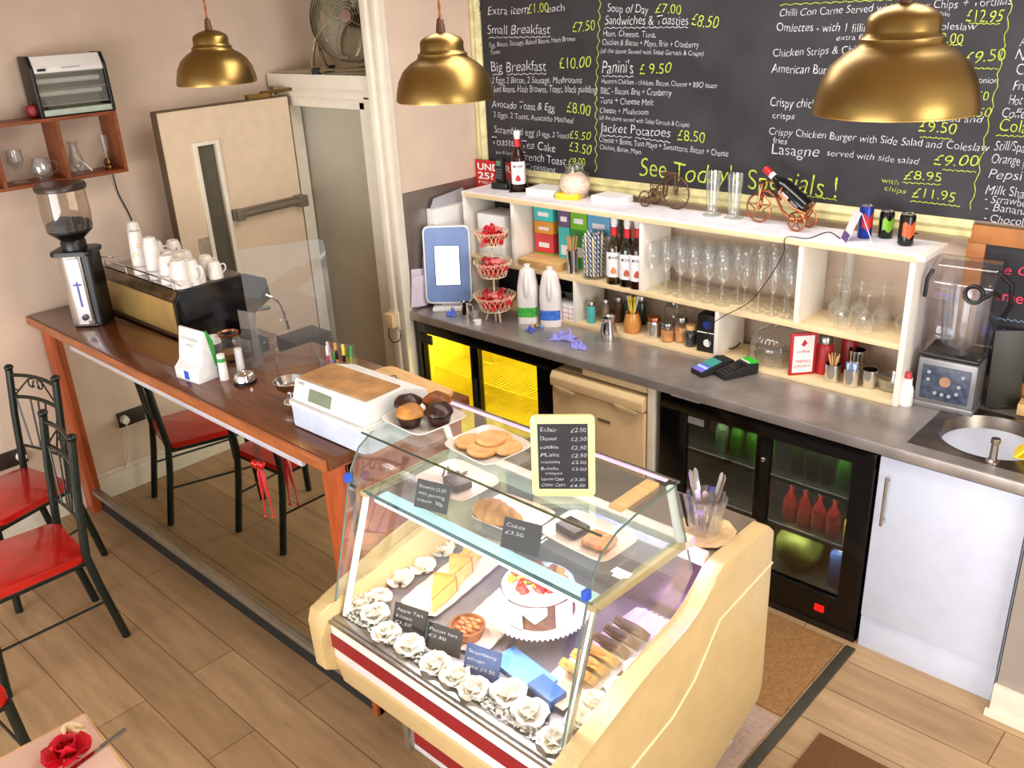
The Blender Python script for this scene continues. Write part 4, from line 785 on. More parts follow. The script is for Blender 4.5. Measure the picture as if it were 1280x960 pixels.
# papers and towel holder by the till
for i, (x, y, rz, lb) in enumerate(((-3.60, 3.00, 84, 'sheaf of papers standing at the left end of the worktop'), (-3.595, 3.08, 88, 'pale leaflets standing behind the paper sheaf'))):
    b = MB()
    for j in range(4): b.box(-.05, .05, -.001, .001, 0, .17+.03*j+.05*i, 0, MX.Translation((.01*j, .012*j, 0)) @ MX.Rotation(R(8), 4, 'Y') @ MX.Rotation(R(-3*j), 4, 'X'))
    b.xf(MX.Translation((0, 0, .015))); tag(b.build('paper_sheaf', mat('paper_lilac', (226, 214, 232), .7), loc=(x+.03, y, .902), rz=R(rz), ang=0), lb, 'papers')
t = thing('towel_dispenser', 'white paper towel holder on the steel splash sheet', 'dispenser', (NX+.005, 3.26, 1.2)); b = MB(); b.box(0, .07, -.13, .13, 0, .22, .008); b.build('body', MT['white'], t); b = MB(); b.prism([(-.12, .22), (.13, .22), (.12, .29), (-.09, .27)], 'x', .02, .035, .002); b.build('cover', mat('cover_grey', (170, 170, 176), .4), t)
# card readers
def reader(P, rz, label, green):
    t = thing('card_reader', label, 'card reader', P, rz)
    b = MB(); b.prism([(-.085, 0), (.085, 0), (.09, .045), (.05, .052), (-.085, .022)], 'x', -.038, .038, .005); b.build('body', MT['black_matte'], t)
    sl = MX.Rotation(math.atan2(.03, .135), 4, 'X')
    b = MB(); b.box(-.03, .03, -.02, .035, .0405, .0432, 0); b.xf(sl); b.build('screen', mat('reader_teal', (60, 140, 130), .3, emit=(50, 130, 120), es=.4) if green == 0 else MT['black_gloss'], t)
    if green == 0:
        b = MB(); b.box(-.03, .03, -.075, -.024, .0405, .043, 0); b.xf(sl); b.build('app_panel', mat('reader_purple', (110, 100, 190), .3, emit=(100, 90, 190), es=.5), t)
        b = MB(); b.box(-.03, .03, -.05, -.038, .043, .0436, 0); b.xf(sl); b.build('app_strip', mat('reader_sky', (150, 200, 240), .3, emit=(140, 190, 240), es=.5), t)
    else:
        b = MB(); b.box(-.034, .034, .045, .088, .047, .056, .002); b.build('green_cover', mat('reader_green', (40, 200, 50), .4), t)
        b = MB(); b.box(-.028, .028, .042, .047, .051, .056); b.build('paper_slot', MT['paper'], t)
        b = MB()
        for i in range(3):
            for j in range(4): b.box(-.024+i*.018, -.012+i*.018, -.075+j*.018, -.064+j*.018, .0405, .0436, .001)
        b.xf(sl); b.build('keypad', mat('keys_dark', (46, 46, 48), .4), t)
    return t
reader(at(890, 464, Z=.9), R(-20), 'card reader with a lit purple and teal screen', 0); reader(at(920, 468, Z=.9), R(-24), 'black card reader with a bright green top', 1)
p = [at(905, 440, Z=.92), at(900, 425, Z=.96), at(915, 412, Z=.95), at(925, 428, Z=.93), at(912, 436, Z=.93), at(908, 420, Z=.97), at(922, 400, Z=1.0)]
def smooth(p, n=6):
    o = []
    for i in range(len(p)-1):
        a, b_, c, d = p[max(i-1, 0)], p[i], p[i+1], p[min(i+2, len(p)-1)]
        for k in range(n):
            t_ = k/n; o.append(.5*((2*b_)+(c-a)*t_+(2*a-5*b_+4*c-d)*t_*t_+(3*b_-a-3*c+d)*t_**3))
    return o+[p[-1]]
t = MB().tube(smooth([V(q) for q in p]), .003, 6).build('charger_cable', MT['black_matte']); tag(t, 'tangled black cable behind the card readers', 'cable')
p = [at(1050, 298, Z=1.504), at(1035, 290, Z=1.503), at(1010, 298, Z=1.503), V((-1.62, 3.268, 1.5)), V((-1.63, 3.268, 1.42)), V((-1.75, 3.272, 1.22)), V((-1.88, 3.27, 1.12)), V((-1.95, 3.268, 1.05)), V((-1.93, 3.262, .96))]
t = MB().tube(smooth([V(q) for q in p]), .002, 6).build('phone_cable', MT['black_matte']); tag(t, 'thin black cable trailing over the front of the unit', 'cable')
t = thing('sauce_bottle', 'white squeezy bottle with a red cap at the right end of the unit', 'bottle', at(1131, 505, Z=.9)); MB().lathe([(0, 0), (.026, 0), (.027, .01), (.026, .06), (.022, .075), (.017, .085), (.017, .11), (0, .11)], 20).build('body', MT['white'], t); MB().lathe([(0, .135), (.011, .133), (.014, .11), (0, .11)], 16).build('cap', mat('cap_red', (200, 60, 64), .4), t)
# blender
P = V((at(1182, 492, Z=.9).x+.035, 3.445, .9)); t = thing('blender', 'grey blender with a clear jug cover next to the sink', 'blender', P, R(4))
b = MB(); b.box(-.105, .105, -.1, .1, .02, .2, .01); b.box(-.11, .11, -.105, .105, 0, .025, .006); b.build('base', mat('blender_grey', (140, 138, 140), .35, metal=.5), t)
b = MB(); b.box(-.085, .085, -.106, -.1, .04, .175, .002); pn = b.build('control_panel', mat('panel_blue', (70, 80, 100), .3, noise=.3, scale=40), t)
for x, z in ((-.06, .15), (.06, .15), (-.06, .12), (-.03, .07), (-.005, .068), (.02, .066), (.045, .08), (.05, .11)): MB().prism([(x+.007*cos(i*PI/5), z+.007*sin(i*PI/5)) for i in range(10)], 'y', -.109, -.1055).build('button', mat('btn', (160, 166, 180), .4), pn)
b = MB(); b.prism([(.02*cos(a), .02*sin(a)+.12) for a in [i*PI/8 for i in range(16)]], 'y', -.11, -.1055); b.build('dial', mat('dial', (170, 130, 100), .4), pn)
b = MB(); b.box(-.1, .1, -.09, .09, .2, .215, .006); b.lathe([(0, .24), (.05, .24), (.06, .215), (0, .215)], 20); b.build('jug_seat', MT['black'], t)
b = MB(); b.lathe([(.055, .235), (.06, .25), (.075, .43), (.077, .44), (.072, .44), (.06, .26), (.05, .24)], 28); b.build('jug', MT['glass'], t)
b = MB(); b.prism([(-.1, .215), (.1, .215), (.1, .5), (.07, .56), (0, .575), (-.07, .56), (-.1, .5)], 'x', -.112, .112, .01); b.build('sound_cover', glassm('cover_smoke', (242, 242, 248), .08, .6), t)
b = MB(); b.tube([(.112, -.02, .53), (.15, -.02, .5), (.155, -.01, .42), (.135, 0, .37)], .009, 8); b.build('cover_handle', MT['black'], t)
MB().tube([(-.108, -.06, .53), (-.118, -.08, .5), (-.12, -.08, .43)], .008, 8).build('cover_handle', MT['black'], t)
b = MB(); b.tube(arc((.05, -.103, .47), .03, 0, 340, 18, 'xz'), .008, 8, closed=True); b.tube([(.075, -.105, .455), (.11, -.1, .485), (.13, -.08, .47)], .008, 8); b.build('jug_handle', MT['black'], t)
# around the sink
t = thing('soap_pump', 'steel pillar tap stub at the front edge of the sink', 'tap', at(1240, 578, Z=.9)); MB().lathe([(0, 0), (.022, 0), (.022, .008), (.013, .014), (.012, .07), (.016, .075), (.016, .085), (0, .086)], 20).build('body', MT['steel'], t); MB().lathe([(0, .092), (.014, .09), (.014, .086), (0, .086)], 16).build('knob', MT['chrome'], t)
b = MB(); b.prism([(0, 0), (.13, 0), (.13, .002), (.0, .002)], 'y', -.04, .04); b.prism([(0, 0), (.01, 0), (.07, .08), (.065, .083)], 'y', -.04, .04); t = b.build('yellow_card', MT['yellow'], loc=at(1268, 566, Z=.908), rz=R(10)); tag(t, 'folded yellow card on the rim of the sink', 'card')
t = thing('knife_block', 'small wooden tray behind the sink', 'tray', (-.68, 3.50, .907), R(6)); MB().box(-.07, .2, -.04, .03, 0, .045, .004).build('body', MT['board_wood'], t); MB().sph((.03, -.042, .03), .01, 10, 6).build('knob', MT['chrome'], t)
t = MB().box(-.06, .06, -.006, .006, 0, .30, .003).build('cutting_board', mat('board_dark', (36, 36, 24), .4), loc=(-.805, 3.49, .908), rz=R(35)); t.rotation_euler.x = R(-6); tag(t, 'dark chopping board leaning upright between blender and sink', 'chopping board')
# wall socket with plug on the architrave
t = thing('wall_socket', 'white socket with a plugged adapter on the white corner post', 'socket', at(494, 400, Y=DY-.035), 0); MB().box(-.04, .04, -.008, .006, -.05, .05, .003).build('plate', MT['white'], t); MB().box(-.035, .035, -.05, -.008, -.03, .045, .006).build('adapter', MT['cream_fridge'], t); MB().tube(smooth([V((-.02, -.03, -.03)), V((-.03, -.03, -.09)), V((.0, -.03, -.12)), V((.05, -.025, -.1)), V((.06, -.02, -.06))]), .003, 6).build('cable', MT['black_matte'], t)
# ------------------------------------------------------------------ display case
dc = thing('display_case', 'cream glass fronted cake display case at the end of the bar', 'display case', (0, 0, 0))
CX0, CX1 = -2.11, -1.15; DZ = .60
prof = [(1.24, .42), (1.235, .60), (1.25, .645), (1.30, .655), (1.57, .735), (1.80, .765), (1.86, .79), (1.93, .865), (1.97, .885), (2.24, .885), (2.275, .85), (2.275, .24), (2.255, .19), (1.80, .03), (1.55, .03), (1.50, .30), (1.34, .39)]
profl = prof[:-6]+[(2.275, .32), (1.60, .32), (1.30, .385)]
for x0, x1, pf_ in ((CX0-.06, CX0, profl), (CX1, CX1+.06, prof)):
    b = MB(); b.prism(pf_, 'x', x0, x1, .012); b.build('end_panel', MT['cream'], dc)
b = MB(); r_ = [(1.34, .43), (1.72, .50), (1.83, .56), (1.96, .70), (2.272, .735)]; r2 = [(1.38, .40), (1.735, .485), (1.845, .545), (1.975, .685), (2.272, .72)]
b.tube([(CX1+.06, y, z) for y, z in r_], .004, 6); b.build('panel_bead', mat('cream_light', (246, 232, 186), .4), dc)
b = MB(); b.prism([(1.42, .07), (2.2, .07), (2.2, .56), (1.40, .56), (1.40, .43), (1.42, .40)], 'x', CX0+.16, CX1, .003); b.box(CX0+.16, CX1, 1.5, 2.2, .0, .07); b.build('lower_body', mat('case_white', (216, 216, 216), .4), dc)
MB().box(CX0+.20, CX1-.01, 1.41, 1.422, .11, .37, .002).build('lower_red_panel', MT['red_dark'], dc)
b = MB(); b.box(CX0+.155, CX0+.185, 1.40, 1.43, .065, .42, .004); b.build('corner_post', MT['alu'], dc)
b = MB(); b.prism([(1.28, .455), (1.40, .43), (1.40, .56), (1.305, .598), (1.28, .598)], 'x', CX0, CX1, .003); b.build('front_fascia', MT['white_gloss'], dc)
b = MB(); b.prism([(1.30, .34), (1.305, .34), (1.40, .43), (1.285, .455), (1.28, .44)], 'x', CX0, CX1, .002); b.build('lower_apron', MT['cream'], dc)
MB().box(CX0, CX1, 1.276, 1.282, .498, .55).build('red_band', MT['red_dark'], dc)
b = MB(); b.box(CX0, CX1, 1.274, 1.285, .592, .604, .003); b.box(CX0, CX1, 1.29, 1.315, .596, .606, .003); b.build('front_rail', MT['steel'], dc)
MB().box(CX0, CX1, 1.30, 1.98, .56, DZ, .002).build('deck', mat('deck_steel', (150, 142, 146), .3, metal=.5), dc)
MB().box(CX0, CX1, 1.98, 1.995, .56, .86).build('rear_door', mat('rear_mirror', (150, 130, 150), .15, metal=.7), dc)
MB().box(CX0, CX1, 1.99, 2.265, .85, .872, .003).build('rear_worktop', mat('case_top', (128, 112, 96), .4, noise=.08), dc)
b = MB(); b.box(CX0, CX1, 1.955, 1.985, .86, .90, .003); b.box(CX0, CX1, 1.86, 1.90, .965, .995, .003)
b.prism([(1.87, .98), (1.90, .98), (1.985, .89), (1.955, .88)], 'x', -1.72, -1.67, .002)
b.build('rear_frame', mat('frame_pink', (232, 214, 204), .35), dc)
GT = 1.2
PF = [(1.33, .606), (1.425, 1.06), (1.44, 1.115), (1.46, 1.155), (1.49, GT)]
# front glass leans back and stops at the top pane
b = MB(); b.grid(lambda u, v: V((CX0+.012+(CX1-CX0-.024)*v, *[PF[0][i]+(PF[-1][i]-PF[0][i])*u for i in (0, 1)])), 1, 1); b.build('front_glass', MT['pane'], dc, ang=0)
b = MB(); b.box(CX0+.01, CX1-.01, 1.49, 1.83, GT-.006, GT); b.build('top_glass', MT['pane'], dc)
b = MB()
for p0, p1 in (((CX0+.01, 1.488, GT-.003), (CX1-.01, 1.488, GT-.003)), ((CX0+.01, 1.83, GT-.003), (CX1-.01, 1.83, GT-.003))): b.tube([p0, p1], .0035, 6)
b.build('glass_edge', MT['pane_edge'], dc)
side = [(1.31, .66), (1.415, 1.03), (1.435, 1.09), (1.475, 1.15), (1.54, 1.185), (1.62, 1.197), (1.80, 1.2), (1.90, .87), (1.80, .76)]
for x in (CX0+.004, CX1-.004):
    b = MB(); b.prism(side, 'x', x-.002, x+.002); b.build('side_glass', MT['pane'], dc)
    b = MB(); b.tube([(x, y, z) for y, z in side[:8]], .003, 6); b.build('side_glass_edge', mat('glass_edge_dark', (96, 120, 112), .2), dc)
for x, m in ((CX0+.02, MT['white_gloss']), (CX1-.02, MT['steel_bright'])):
    b = MB(); b.tube([(x, 1.33, .60), (x, 1.475, 1.0)], .011, 10); b.build('front_post', m, dc)
    b = MB(); b.prism([(1.455, .985), (1.86, .965), (1.86, .995), (1.455, 1.003)], 'x', x-.014, x+.014, .003); b.build('shelf_bracket', MT['cream'], dc)
    b = MB(); b.tube([(x, 1.86, .97), (x, 1.80, 1.19)], .012, 8); b.build('rear_strut', MT['white_gloss'], dc)
MB().box(CX0+.02, CX1-.02, 1.462, 1.84, .998, 1.005).build('glass_shelf', glassm('shelf_glass', (224, 242, 240), .06, .4, haze=.06), dc)
b = MB(); b.box(CX0+.02, CX1-.02, 1.458, 1.464, .997, 1.006); b.build('shelf_edge', mat('shelf_teal', (60, 110, 110), .2), dc)
b = MB(); b.box(CX0+.05, CX1-.05, 1.475, 1.53, .968, .985, .004); b.build('led_strip', mat('led', (226, 240, 246), .5, emit=(232, 242, 250), es=1.5), dc)
for lx, pw, col in ((-1.85, 2.8, (1, .95, .9)), (-1.4, 2.8, (1, .95, .95))):
    l = bpy.data.lights.new('led_light', 'AREA'); l.shape = 'RECTANGLE'; l.size = .4; l.size_y = .05; l.energy = pw; l.color = col
    o = bpy.data.objects.new('led_light', l); C.objects.link(o); o.location = (lx, 1.50, .962); o.parent = dc
b = MB(); b.box(CX0+.05, CX1-.05, 1.822, 1.834, GT-.014, GT-.007); b.build('rear_led_strip', mat('led_pink', (250, 200, 220), .5, emit=(255, 170, 210), es=1.5), dc)
l = bpy.data.lights.new('rear_led_light', 'AREA'); l.shape = 'RECTANGLE'; l.size = .85; l.size_y = .02; l.energy = 2.0; l.color = (1, .88, .88)
o = bpy.data.objects.new('rear_led_light', l); C.objects.link(o); o.location = (-1.63, 1.82, GT-.018); o.parent = dc; o.rotation_euler = (R(-28), 0, 0)
b = MB(); b.box(-1.55, CX1-.03, 1.93, 1.955, .93, .95, .003); b.build('violet_lamp', mat('violet', (150, 110, 255), .5, emit=(120, 80, 255), es=3), dc)
l = bpy.data.lights.new('violet_light', 'AREA'); l.shape = 'RECTANGLE'; l.size = .4; l.size_y = .05; l.energy = 2.2; l.color = (.45, .3, 1)
o = bpy.data.objects.new('violet_light', l); C.objects.link(o); o.location = (-1.35, 1.935, .92); o.parent = dc; o.rotation_euler = (R(-30), 0, 0)
for x in (CX0+.004, CX1-.006):
    b = MB(); b.box(x-.009, x+.009, 1.408, 1.43, 1.052, 1.078, .003); b.build('blue_clip', MT['blue'], dc)
b = MB(); b.box(CX1-.075, CX1-.035, 1.60, 1.77, GT, GT+.012, .002); t = b.build('wooden_strip', MT['board_wood']); tag(t, 'pale wooden strip lying on the right end of the top glass', 'wood strip')
# --- on the top glass
T_ = GT+.0005
def plate(P, sx, sy, rz, label, m=None, name='plate', h=.018, grp=None):
    b = MB()
    def f(u, v):
        a = 2*PI*v; c, s = cos(a), sin(a); k = (abs(c)**7+abs(s)**7)**(-1/7)
        rr = [0, .72, .80, 1.0, .985, .79, .70, 0][u]; zz = [.001, 0, .003, h, h+.003, .008, .006, .006][u]
        return V((c*k*rr*sx/2, s*k*rr*sy/2, zz))
    b.grid(lambda u, v: f(round(u*7), v), 7, 40, closed=True); return tag(b.build(name, m or MT['ceramic'], loc=P, rz=rz, ang=50), label, 'plate', grp)
P = at(530, 527, Z=T_); plate(P, .215, .205, R(-4), 'square white plate of muffins on top of the display case')
def muffin(P, r, base, top, label):
    t = thing('muffin', label, 'muffin', P, random.random()*6, 'muffins on the square plate')
    b = MB(); b.lathe([(0, 0), (r*.72, 0), (r*.95, r*.8), (0, r*.8)], 20)
    for v in b.bm.verts:
        a = math.atan2(v.co.y, v.co.x); k = 1+.035*cos(20*a); v.co.x *= k; v.co.y *= k
    b.build('paper_case', base, t); b = MB(); b.lathe([(r*.85, r*.7), (r*1.12, r*.95), (r*1.08, r*1.15), (r*.7, r*1.5), (r*.3, r*1.62), (0, r*1.64)], 24); b.jit(r*.12, 40, random.random()*9); b.build('top', top, t)
mp_ = P+V((0, 0, .011)); k = .041
for dx, dy, top, base, lb in ((-.062, -.008, MT['choc'], MT['choc'], 'chocolate muffin at the left of the square plate'), (.0, -.055, MT['skin_bread'], MT['choc'], 'golden muffin at the front of the square plate'), (.0, .06, MT['bread_dark'], MT['bread_dark'], 'brown muffin at the back of the square plate'), (.066, .008, MT['choc'], MT['choc'], 'chocolate muffin at the right of the square plate')):
    muffin(mp_+V((dx, dy, 0)), k, base, top, lb)
P = at(610, 562, Z=T_); plate(P, .215, .19, R(-6), 'square white plate of flat pancakes beside the price board')
pm = mat('pancake', (226, 164, 96), .6, noise=.12, scale=30, col2=(240, 200, 140)); 
for dx, dy, z, lb in ((-.052, -.02, .011, 'round shortbread at the left of the square plate'), (.06, .02, .011, 'round shortbread at the right of the square plate'), (.012, -.035, .011, 'round shortbread at the front of the square plate'), (0, .04, .011, 'round shortbread at the back of the square plate'), (.004, .012, .026, 'round shortbread lying on top of the others')):
    b = MB(); b.lathe([(0, 0), (.04, 0), (.045, .005), (.045, .012), (.04, .016), (0, .016)], 26); b.jit(.002, 50, dx*40); tag(b.build('shortbread', pm, loc=P+V((dx, dy, z)), rz=dx*9), lb, 'biscuit', 'shortbreads on the square plate')
sb = thing('price_board', 'small cream framed chalk price board standing on the display case', 'price board', at(702, 621, Z=T_)+V((0, .01, 0)), R(38))
SBM = MX.Rotation(R(-4), 4, 'X')
b = MB(); b.prism(rrect(-.083, .083, 0, .228, .012), 'y', -.006, .006, .002); b.xf(SBM); b.build('frame', mat('frame_cream', (240, 226, 160), .4), sb)
b = MB(); b.box(-.065, .065, -.0068, -.0058, .022, .206); b.xf(SBM); b.build('slate_panel', MT['chalkboard'], sb)
it = []
for i, (a, c) in enumerate((('Eclair', '£2.50'), ('Donut', '£2.50'), ('cookie', '£2.50'), ('PLaits', '£2.50'), ('croissant', '£2.50'), ('Brioche', '£3.00'), ('croissant', None), ('Lemon Cake', '£3.50'), ('Other Cake', '£4.50'))):
    z = (.185, .161, .137, .115, .096, .077, .064, .047, .030)[i]; h = (.012, .011, .011, .011, .009, .009, .008, .009, .009)[i]
    it.append((a, (-.058+.01*(i == 6), -.007, z), (1, 0, 0), (0, 0, 1), h, (.045, .042, .047, .048, .05, .046, .045, .058, .062)[i]))
    if c: it.append((c, (.022 if i < 7 else .018, -.007, z-.002), (1, 0, 0), (0, 0, 1), h, .038))
b = text_mb(it, .06, off=-.01); b.xf(SBM); b.build('chalk_lettering', MT['chalk'], sb, ang=0)
b = MB(); b.prism([(.012, 0), (.10, 0), (.10, .003), (.022, .006), (.0215, .15), (.0185, .15)], 'x', -.03, .03); b.build('easel_back', MT['black_matte'], sb)
# --- on the glass shelf
H_ = 1.0055
def tagcard(P, rz, label, lines, tilt=-24, w=.085, h=.062, m=None):
    w *= 1.4; h *= 1.4
    t = thing('price_tag', label, 'price tag', P, rz); b = MB(); b.box(-w/2, w/2, -.002, .002, 0, h, .0008); TM = MX.Rotation(R(tilt), 4, 'X'); b.xf(TM); b.build('slate', m or MT['slate'], t)
    it = [(s, (-w*.42, -.0024, h*(.72-.24*i)), (1, 0, 0), (0, 0, 1), h*.12, w*.8*(.6+.4*(len(s) > 9))) for i, s in enumerate(lines)]
    b = text_mb(it, .05); b.xf(TM); b.build('chalk_lettering', MT['chalk'], t, ang=0)
    b = MB(); b.prism([(.0, 0), (.045, 0), (.043, .002), (.012, .03)], 'x', -w*.3, w*.3); b.build('stand', MT['slate'], t); return t
P = at(563, 610, Z=H_)+V((.0, .03, 0)); plate(P, .24, .19, R(-3), 'white plate with a brownie on the upper shelf of the case', MT['blush_plate'])
t = thing('brownie', 'chocolate brownie topped with shavings on the upper shelf plate', 'brownie', P+V((.015, -.015, .009)), R(-15)); b = MB(); b.box(-.035, .045, -.03, .03, 0, .024, .004); b.jit(.003, 40); b.build('block', MT['choc'], t)
b = MB()
for i in range(60): b.box(-.003, .003, -.0015, .0015, 0, .016*random.random()+.006, 0, MX.Translation((random.gauss(-.03, .022), random.gauss(.008, .014), random.uniform(0, .022))) @ MX.Rotation(random.random()*6, 4, 'Z') @ MX.Rotation(1.2, 4, 'X'))
sh = b.build('shavings', mat('shaving', (92, 58, 42), .5), t, ang=0); sh['kind'] = 'stuff'
P = at(630, 653, Z=H_)+V((.01, .03, 0)); plate(P, .215, .17, R(4), 'white plate holding the croissant on the upper shelf', MT['blush_plate'])
t = MB()
def cro(u, v):
    s = (u-.5)*2; a = s*1.15; rad = .075; cx, cy = rad*sin(a), rad*(1-cos(a)); r = .034*(1-abs(s)**1.8)**.6+.006
    r *= 1+.10*abs(sin(u*PI*6.5)); th = 2*PI*v; n = V((sin(a), -cos(a), 0))
    return V((cx, cy, r*.85))+n*r*cos(th)+V((0, 0, 1))*r*.85*sin(th)
t.grid(cro, 52, 20, closed=True); bmesh.ops.holes_fill(t.bm, edges=[e for e in t.bm.edges if e.is_boundary]); o = t.build('croissant', MT['skin_bread'], loc=at(612, 660, Z=H_)+V((.0, .02, .009)), rz=R(10), ang=70); tag(o, 'golden croissant on its plate on the upper shelf of the case', 'croissant')
P = at(728, 688, Z=H_)+V((-.02, .05, 0)); plate(P, .25, .17, R(-2), 'white plate of brownie and flapjack at the right of the upper shelf', MT['blush_plate'])
b = MB(); b.box(-.04, .04, -.03, .03, 0, .022, .004); b.jit(.003, 40); t = b.build('brownie', MT['choc'], loc=P+V((-.055, .0, .009)), rz=R(-8)); tag(t, 'dark brownie slab at the right of the upper shelf', 'brownie')
b = MB(); b.box(-.04, .04, -.035, .035, 0, .02, .004); b.jit(.002, 60); t = b.build('flapjack', mat('flapjack', (206, 138, 84), .7, noise=.2, scale=60, bump=.4), loc=P+V((.045, -.005, .009)), rz=R(5)); tag(t, 'golden flapjack slab beside the right brownie', 'flapjack')
tagcard(at(534, 640, Z=H_)+V((0, .012, 0)), R(14), 'black slate price tag before the left brownie plate', ('Brownie £2.50', 'with pouring', 'cream  50p')); tagcard(at(645, 692, Z=H_)+V((0, .012, 0)), R(14), 'black slate price tag between croissant and right brownie', ('Cakes', '£3.50'))
# --- on the deck
D_ = DZ+.0005
def longplate(P, sx, sy, rz, label, m):
    b = MB()
    def f(u, v):
        a = 2*PI*v; c, s = cos(a), sin(a); k = (abs(c)**9+abs(s)**9)**(-1/9)
        rr = [0, .86, .92, 1, .985, .9, .84, 0][u]; zz = [.001, 0, .003, .016, .018, .008, .006, .006][u]
        wv = 1+(.02*cos(v*2*PI*24) if u in (3, 4) else 0); return V((c*k*rr*sx/2*wv, s*k*rr*sy/2*wv, zz))
    b.grid(lambda u, v: f(round(u*7), v), 7, 96, closed=True); return tag(b.build('serving_tray', m, loc=P, rz=rz, ang=50), label, 'tray')
a, c = at(520, 768, Z=D_), at(625, 682, Z=D_); P = (a+c)/2; rz = math.atan2(c.y-a.y, c.x-a.x)
longplate(P, (c-a).length*1.0, .16, rz, 'long pale tray of cheesecake slices at the left of the case', MT['blush_plate'])
def wedge(P, rz, label, r=.135, h=.06):
    t = thing('cheesecake_slice', label, 'cake slice', P, rz, 'cheesecake slices on the long tray')
    b = MB(); A = R(17); b.prism([(0, 0)]+[(r*cos(q), r*sin(q)) for q in (-A, -A/2, 0, A/2, A)], 'z', 0, h*.86, .002); b.build('filling', MT['tart'], t)
    b = MB(); b.prism([(0, 0)]+[(r*1.02*cos(q), r*1.02*sin(q)) for q in (-A, -A/2, 0, A/2, A)], 'z', h*.86, h, .002); b.build('baked_top', MT['tart_top'], t)
    b = MB(); b.prism([(r*.98*cos(q), r*.98*sin(q)) for q in (-A, -A/2, 0, A/2, A)]+[(r*1.05*cos(q), r*1.05*sin(q)) for q in (A, A/2, 0, -A/2, -A)], 'z', 0, h*1.05, .001); b.build('crust', MT['skin_bread'], t)
for x, y, lb in ((541, 768, 'cheesecake slice at the front of the long tray'), (562, 742, 'middle cheesecake slice on the long tray'), (580, 716, 'cheesecake slice at the back of the long tray, under the shelf')): wedge(at(x, y, Z=D_+.009), R(118), lb)
a, c = at(582, 812, Z=D_), at(640, 755, Z=D_); P = (a+c)/2; longplate(P, .30, .15, math.atan2(c.y-a.y, c.x-a.x), 'pale tray under the nut tart', MT['blush_plate'])
t = thing('nut_tart', 'round glazed nut tart before the strawberry cake', 'tart', at(585, 793, Z=D_+.009)); t.scale = (1.25,)*3; MB().lathe([(0, 0), (.036, 0), (.044, .022), (.046, .03), (.04, .03), (.038, .024), (0, .024)], 28).build('crust', MT['bread_dark'], t)
nm = mat('nut', (196, 104, 44), .2, noise=.25, scale=40, coat=.5)
for i in range(12): a = i*2.4; r = .031*math.sqrt((i+.4)/12); MB().sph((r*cos(a), r*sin(a), .028), (.0115, .008, .007), 10, 7).xf(MX.Identity(4)).build('nut', nm, t)
# cake on stand
P = at(667, 790, Z=D_)+V((0, .03, 0)); t = thing('cake_stand', 'white pedestal cake stand with a beaded rim', 'cake stand', P)
b = MB(); b.lathe([(0, 0), (.06, 0), (.055, .01), (.025, .025), (.022, .045), (.05, .058), (.14, .066), (.16, .08), (.157, .084), (.137, .074), (0, .07)], 44)
b.build('pedestal', MT['ceramic'], t)
b = MB()
for i in range(64): a = 2*PI*i/64; b.sph((.159*cos(a), .159*sin(a), .078), .0046, 6, 4)
b.build('beaded_rim', MT['ceramic'], t)
ck = thing('strawberry_cake', 'white iced cake topped with strawberries on the cake stand', 'cake', P+V((0, .0, .0755)), 0)
cr, chh = .112, .085; a0, a1 = 0, 360
pts = [(cr*cos(R(a0+(a1-a0)*i/48)), cr*sin(R(a0+(a1-a0)*i/48))) for i in range(48)]
b = MB(); b.prism(pts, 'z', 0, chh, .003); b.build('sponge', MT['cake_choc'], ck)
b = MB(); b.grid(lambda u, v: ((cr+.004)*cos(R(60+200*u)), (cr+.004)*sin(R(60+200*u)), chh*1.03*v), 40, 2); b.prism(pts, 'z', chh, chh+.008, .002); b.build('icing', MT['icing'], ck)
for i in range(26):
    a = i*2.4; r = .085*math.sqrt((i+.5)/26); q = V((r*cos(a)-.012, r*sin(a)+.012, chh+.005))
    b = MB(); b.lathe([(0, 0), (.016, .004), (.0155, .014), (.008, .026), (0, .03)], 10, M=MX.Translation(q) @ MX.Rotation(1.1*sin(i*3), 4, 'X') @ MX.Rotation(1.1*cos(i*2), 4, 'Y')); b.build('strawberry', MT['straw'] if i % 4 else MT['orange'], ck)
b = MB()
for i in range(10): a = i*1.9; b.tube([(.03*cos(a), .03*sin(a), chh+.02), (.05*cos(a), .05*sin(a), chh+.034), (.055*cos(a+.2), .055*sin(a+.2), chh+.03)], [.002, .004, .001], 5)
b.build('mint_leaf', MT['lime'], ck)
for a0_, a1_, m_ in ((-108, -72, 'white'), (-72, -36, 'doily'), (-24, 8, 'white')):
    b = MB(); b.grid(lambda u, v: ((cr+.010)*cos(R(a0_+(a1_-a0_)*u)), (cr+.010)*sin(R(a0_+(a1_-a0_)*u)), (.004 if m_ == 'white' else .03+.03*abs(2*u-1))*(1-v)+(chh*1.04)*v), 8, 2); b.build('paper_collar', MT['paper'] if m_ == 'white' else mat('doily', (214, 214, 236), .8, noise=.2, scale=90), ck)
